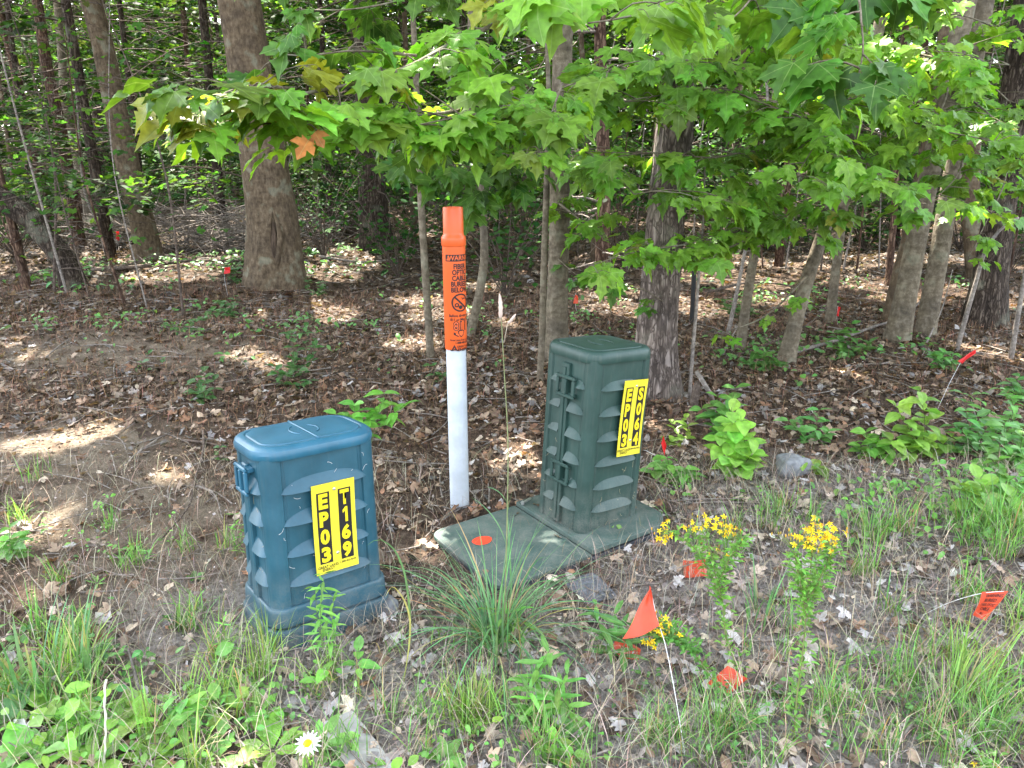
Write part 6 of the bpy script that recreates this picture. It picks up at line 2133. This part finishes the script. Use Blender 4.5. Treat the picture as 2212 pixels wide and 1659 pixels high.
mb = MB()
for k in range(2400):
    y = 1.3 + 14 * rnd.random() ** 1.5
    x = rnd.uniform(-1, 1) * (.74 * y + .3)
    l = rnd.uniform(.05, .3) * (1 + y / 12)
    a = rnd.uniform(0, 3.14)
    p = np.array([x, y, float(gz(x, y)) + rnd.uniform(.005, .02)])
    d = np.array([math.cos(a), math.sin(a), rnd.gauss(0, .08)]) * l / 2
    tube(mb, spline([p - d, p + rng.normal(0, .06, 3) * l * [1, 1, .4], p + d], 5), np.linspace(1, .5, 5) * rnd.uniform(.0012, .004) * (1 + y / 10), 4, cap=False)
tag(mb.build('twig_litter', M['twig_grey']), kind='stuff')

# short grass: patches (display pixels, spread in metres)
mb = MB()
PATCH = [(150, 1560, .45, .18, 213, 0.168, 0.0048, GR), (420, 1560, .45, .2, 213, 0.196, 0.0044, YG), (560, 1490, .25, .08, 115, 0.168, 0.0041, YG), (800, 1600, .35, .15, 166, 0.154, 0.0041, GR), (300, 1440, .35, .12, 119, 0.182, 0.0041, YG), (60, 1400, .25, .2, 198, 0.168, 0.0055, GR),
         (1000, 1600, .3, .12, 119, 0.154, 0.0041, YG), (1300, 1600, .35, .12, 96, 0.126, 0.0038, GR), (1600, 1600, .4, .14, 249, 0.154, 0.0030, GR), (1900, 1620, .4, .14, 288, 0.168, 0.0030, GR), (2130, 1600, .35, .2, 288, 0.168, 0.0034, GR), (2100, 1450, .4, .15, 172, 0.182, 0.0035, YG), (1900, 1480, .4, .15, 134, 0.168, 0.0035, GR),
         (1850, 1200, .5, .2, 173, 0.168, 0.0041, GR), (2080, 1180, .4, .25, 223, 0.210, 0.0041, GR), (1650, 1140, .4, .18, 111, 0.154, 0.0041, GR), (1750, 1330, .4, .15, 74, 0.168, 0.0041, GR), (2000, 1330, .5, .2, 124, 0.140, 0.0041, GR), (1500, 1400, .3, .15, 37, 0.126, 0.0041, GR),
         (200, 1230, .5, .2, 173, 0.126, 0.0041, GR), (100, 1130, .5, .3, 148, 0.140, 0.0041, GR), (420, 1350, .4, .12, 124, 0.140, 0.0041, GR), (680, 1500, .3, .06, 49, 0.140, 0.0041, YG), (1180, 1480, .4, .15, 37, 0.126, 0.0041, GR), (880, 1420, .3, .15, 35, 0.140, 0.0041, GR)]
for px, py, rx, ry, n, h, w, c in PATCH:
    g = gp(px, py)
    nc = max(3, n // 26)
    cx_ = g[0] + rng.normal(0, rx * .62, nc)
    cyy = g[1] + rng.normal(0, ry * .62, nc)
    pk = rng.integers(0, nc, n)
    x, y = cx_[pk] + rng.normal(0, .022, n), cyy[pk] + rng.normal(0, .022, n)
    k = clear_of(x, y, 0)
    x, y = x[k], y[k]
    n = len(x)
    base = np.stack([x, y, gz(x, y) - .003], 1)
    cc = vary(c, n, .25, .1)
    k = rng.random(n) < .13
    cc[k] = vary((.34, .28, .15), int(k.sum()), .2)
    blades(mb, base, rng.uniform(0, 6.283, n), h * rng.uniform(.35, 1.3, n), np.abs(rng.normal(1.05, .6, n)), w * rng.uniform(.7, 1.3, n), cc, 4)
tag(mb.build('grass', M['grass']), kind='stuff')

mb = MB()
x, y = region(20000, -3, 3, 1.2, 3.6)
gm = np.clip(grey_mask(x, y) + .35 + .4 * (y < 2.1), 0, 1)
k = (rng.random(len(x)) < gm) & clear_of(x, y, 0)
x, y = x[k], y[k]
n = len(x)
base = np.stack([x, y, gz(x, y) + rng.uniform(.004, .03, n)], 1)
blades(mb, base, rng.uniform(0, 6.283, n), rng.uniform(.05, .2, n), 1.5 + rng.normal(0, .22, n), rng.uniform(.001, .0024, n), vary((.34, .285, .21), n, .25, .08), 4, 1.05)
tag(mb.build('dry_thatch', M['needle']), kind='stuff')

# tiny leaves of low ground plants scattered through the grass and over the wood floor
mb = MB()
for px, py, rx, ry, n, s_, c in ((120, 1600, .3, .12, 60, .055, LG), (330, 1610, .4, .12, 50, .055, WG), (600, 1620, .3, .1, 40, .05, LG), (250, 1600, .5, .15, 200, .022, WG), (500, 1570, .4, .15, 160, .02, WG), (80, 1450, .3, .2, 250, .025, DG), (1000, 1600, .3, .1, 120, .02, WG), (1700, 1560, .5, .15, 260, .016, DG), (2000, 1560, .5, .15, 260, .016, DG), (1900, 1130, .6, .3, 260, .03, WG), (2120, 1080, .4, .3, 350, .035, WG), (150, 1200, .6, .3, 160, .02, WG), (400, 700, 1.4, .8, 260, .05, DG), (1700, 760, .9, .6, 260, .05, DG), (1000, 720, 1.5, .8, 130, .045, DG), (200, 600, 2.0, 1.2, 300, .07, DG), (1300, 640, 2, 1.2, 300, .06, DG), (1900, 640, 2, 1.2, 250, .06, DG), (600, 560, 2, 1.5, 300, .08, DG)):
    g = gp(px, py)
    nc = max(4, n // 8)
    cx_ = g[0] + rng.normal(0, rx * .7, nc)
    cyy = g[1] + rng.normal(0, ry * .7, nc)
    pk = rng.integers(0, nc, n)
    x, y = cx_[pk] + rng.normal(0, s_ * 1.4, n), cyy[pk] + rng.normal(0, s_ * 1.4, n)
    P = np.stack([x, y, gz(x, y) + rng.uniform(.01, .05 + s_, n)], 1)
    g2, g3 = gp(670, 1640), gp(780, 1620)
    k = (np.hypot(P[:, 0] - g2[0], P[:, 1] - g2[1]) > .11) & (np.hypot(P[:, 0] - g3[0], P[:, 1] - g3[1]) > .17)
    P = P[k]
    n = len(P)
    scatter(mb, OV['oval'] + OV['ovate'], P, rng.normal(0, .3, (n, 3)) + [0, -.25, 1], rng.normal(0, 1, (n, 3)), rng.uniform(.6, 1.3, n) * s_, vary(c, n, .2, .1))
tag(mb.build('low_ground_plants', M['weed']), kind='stuff')
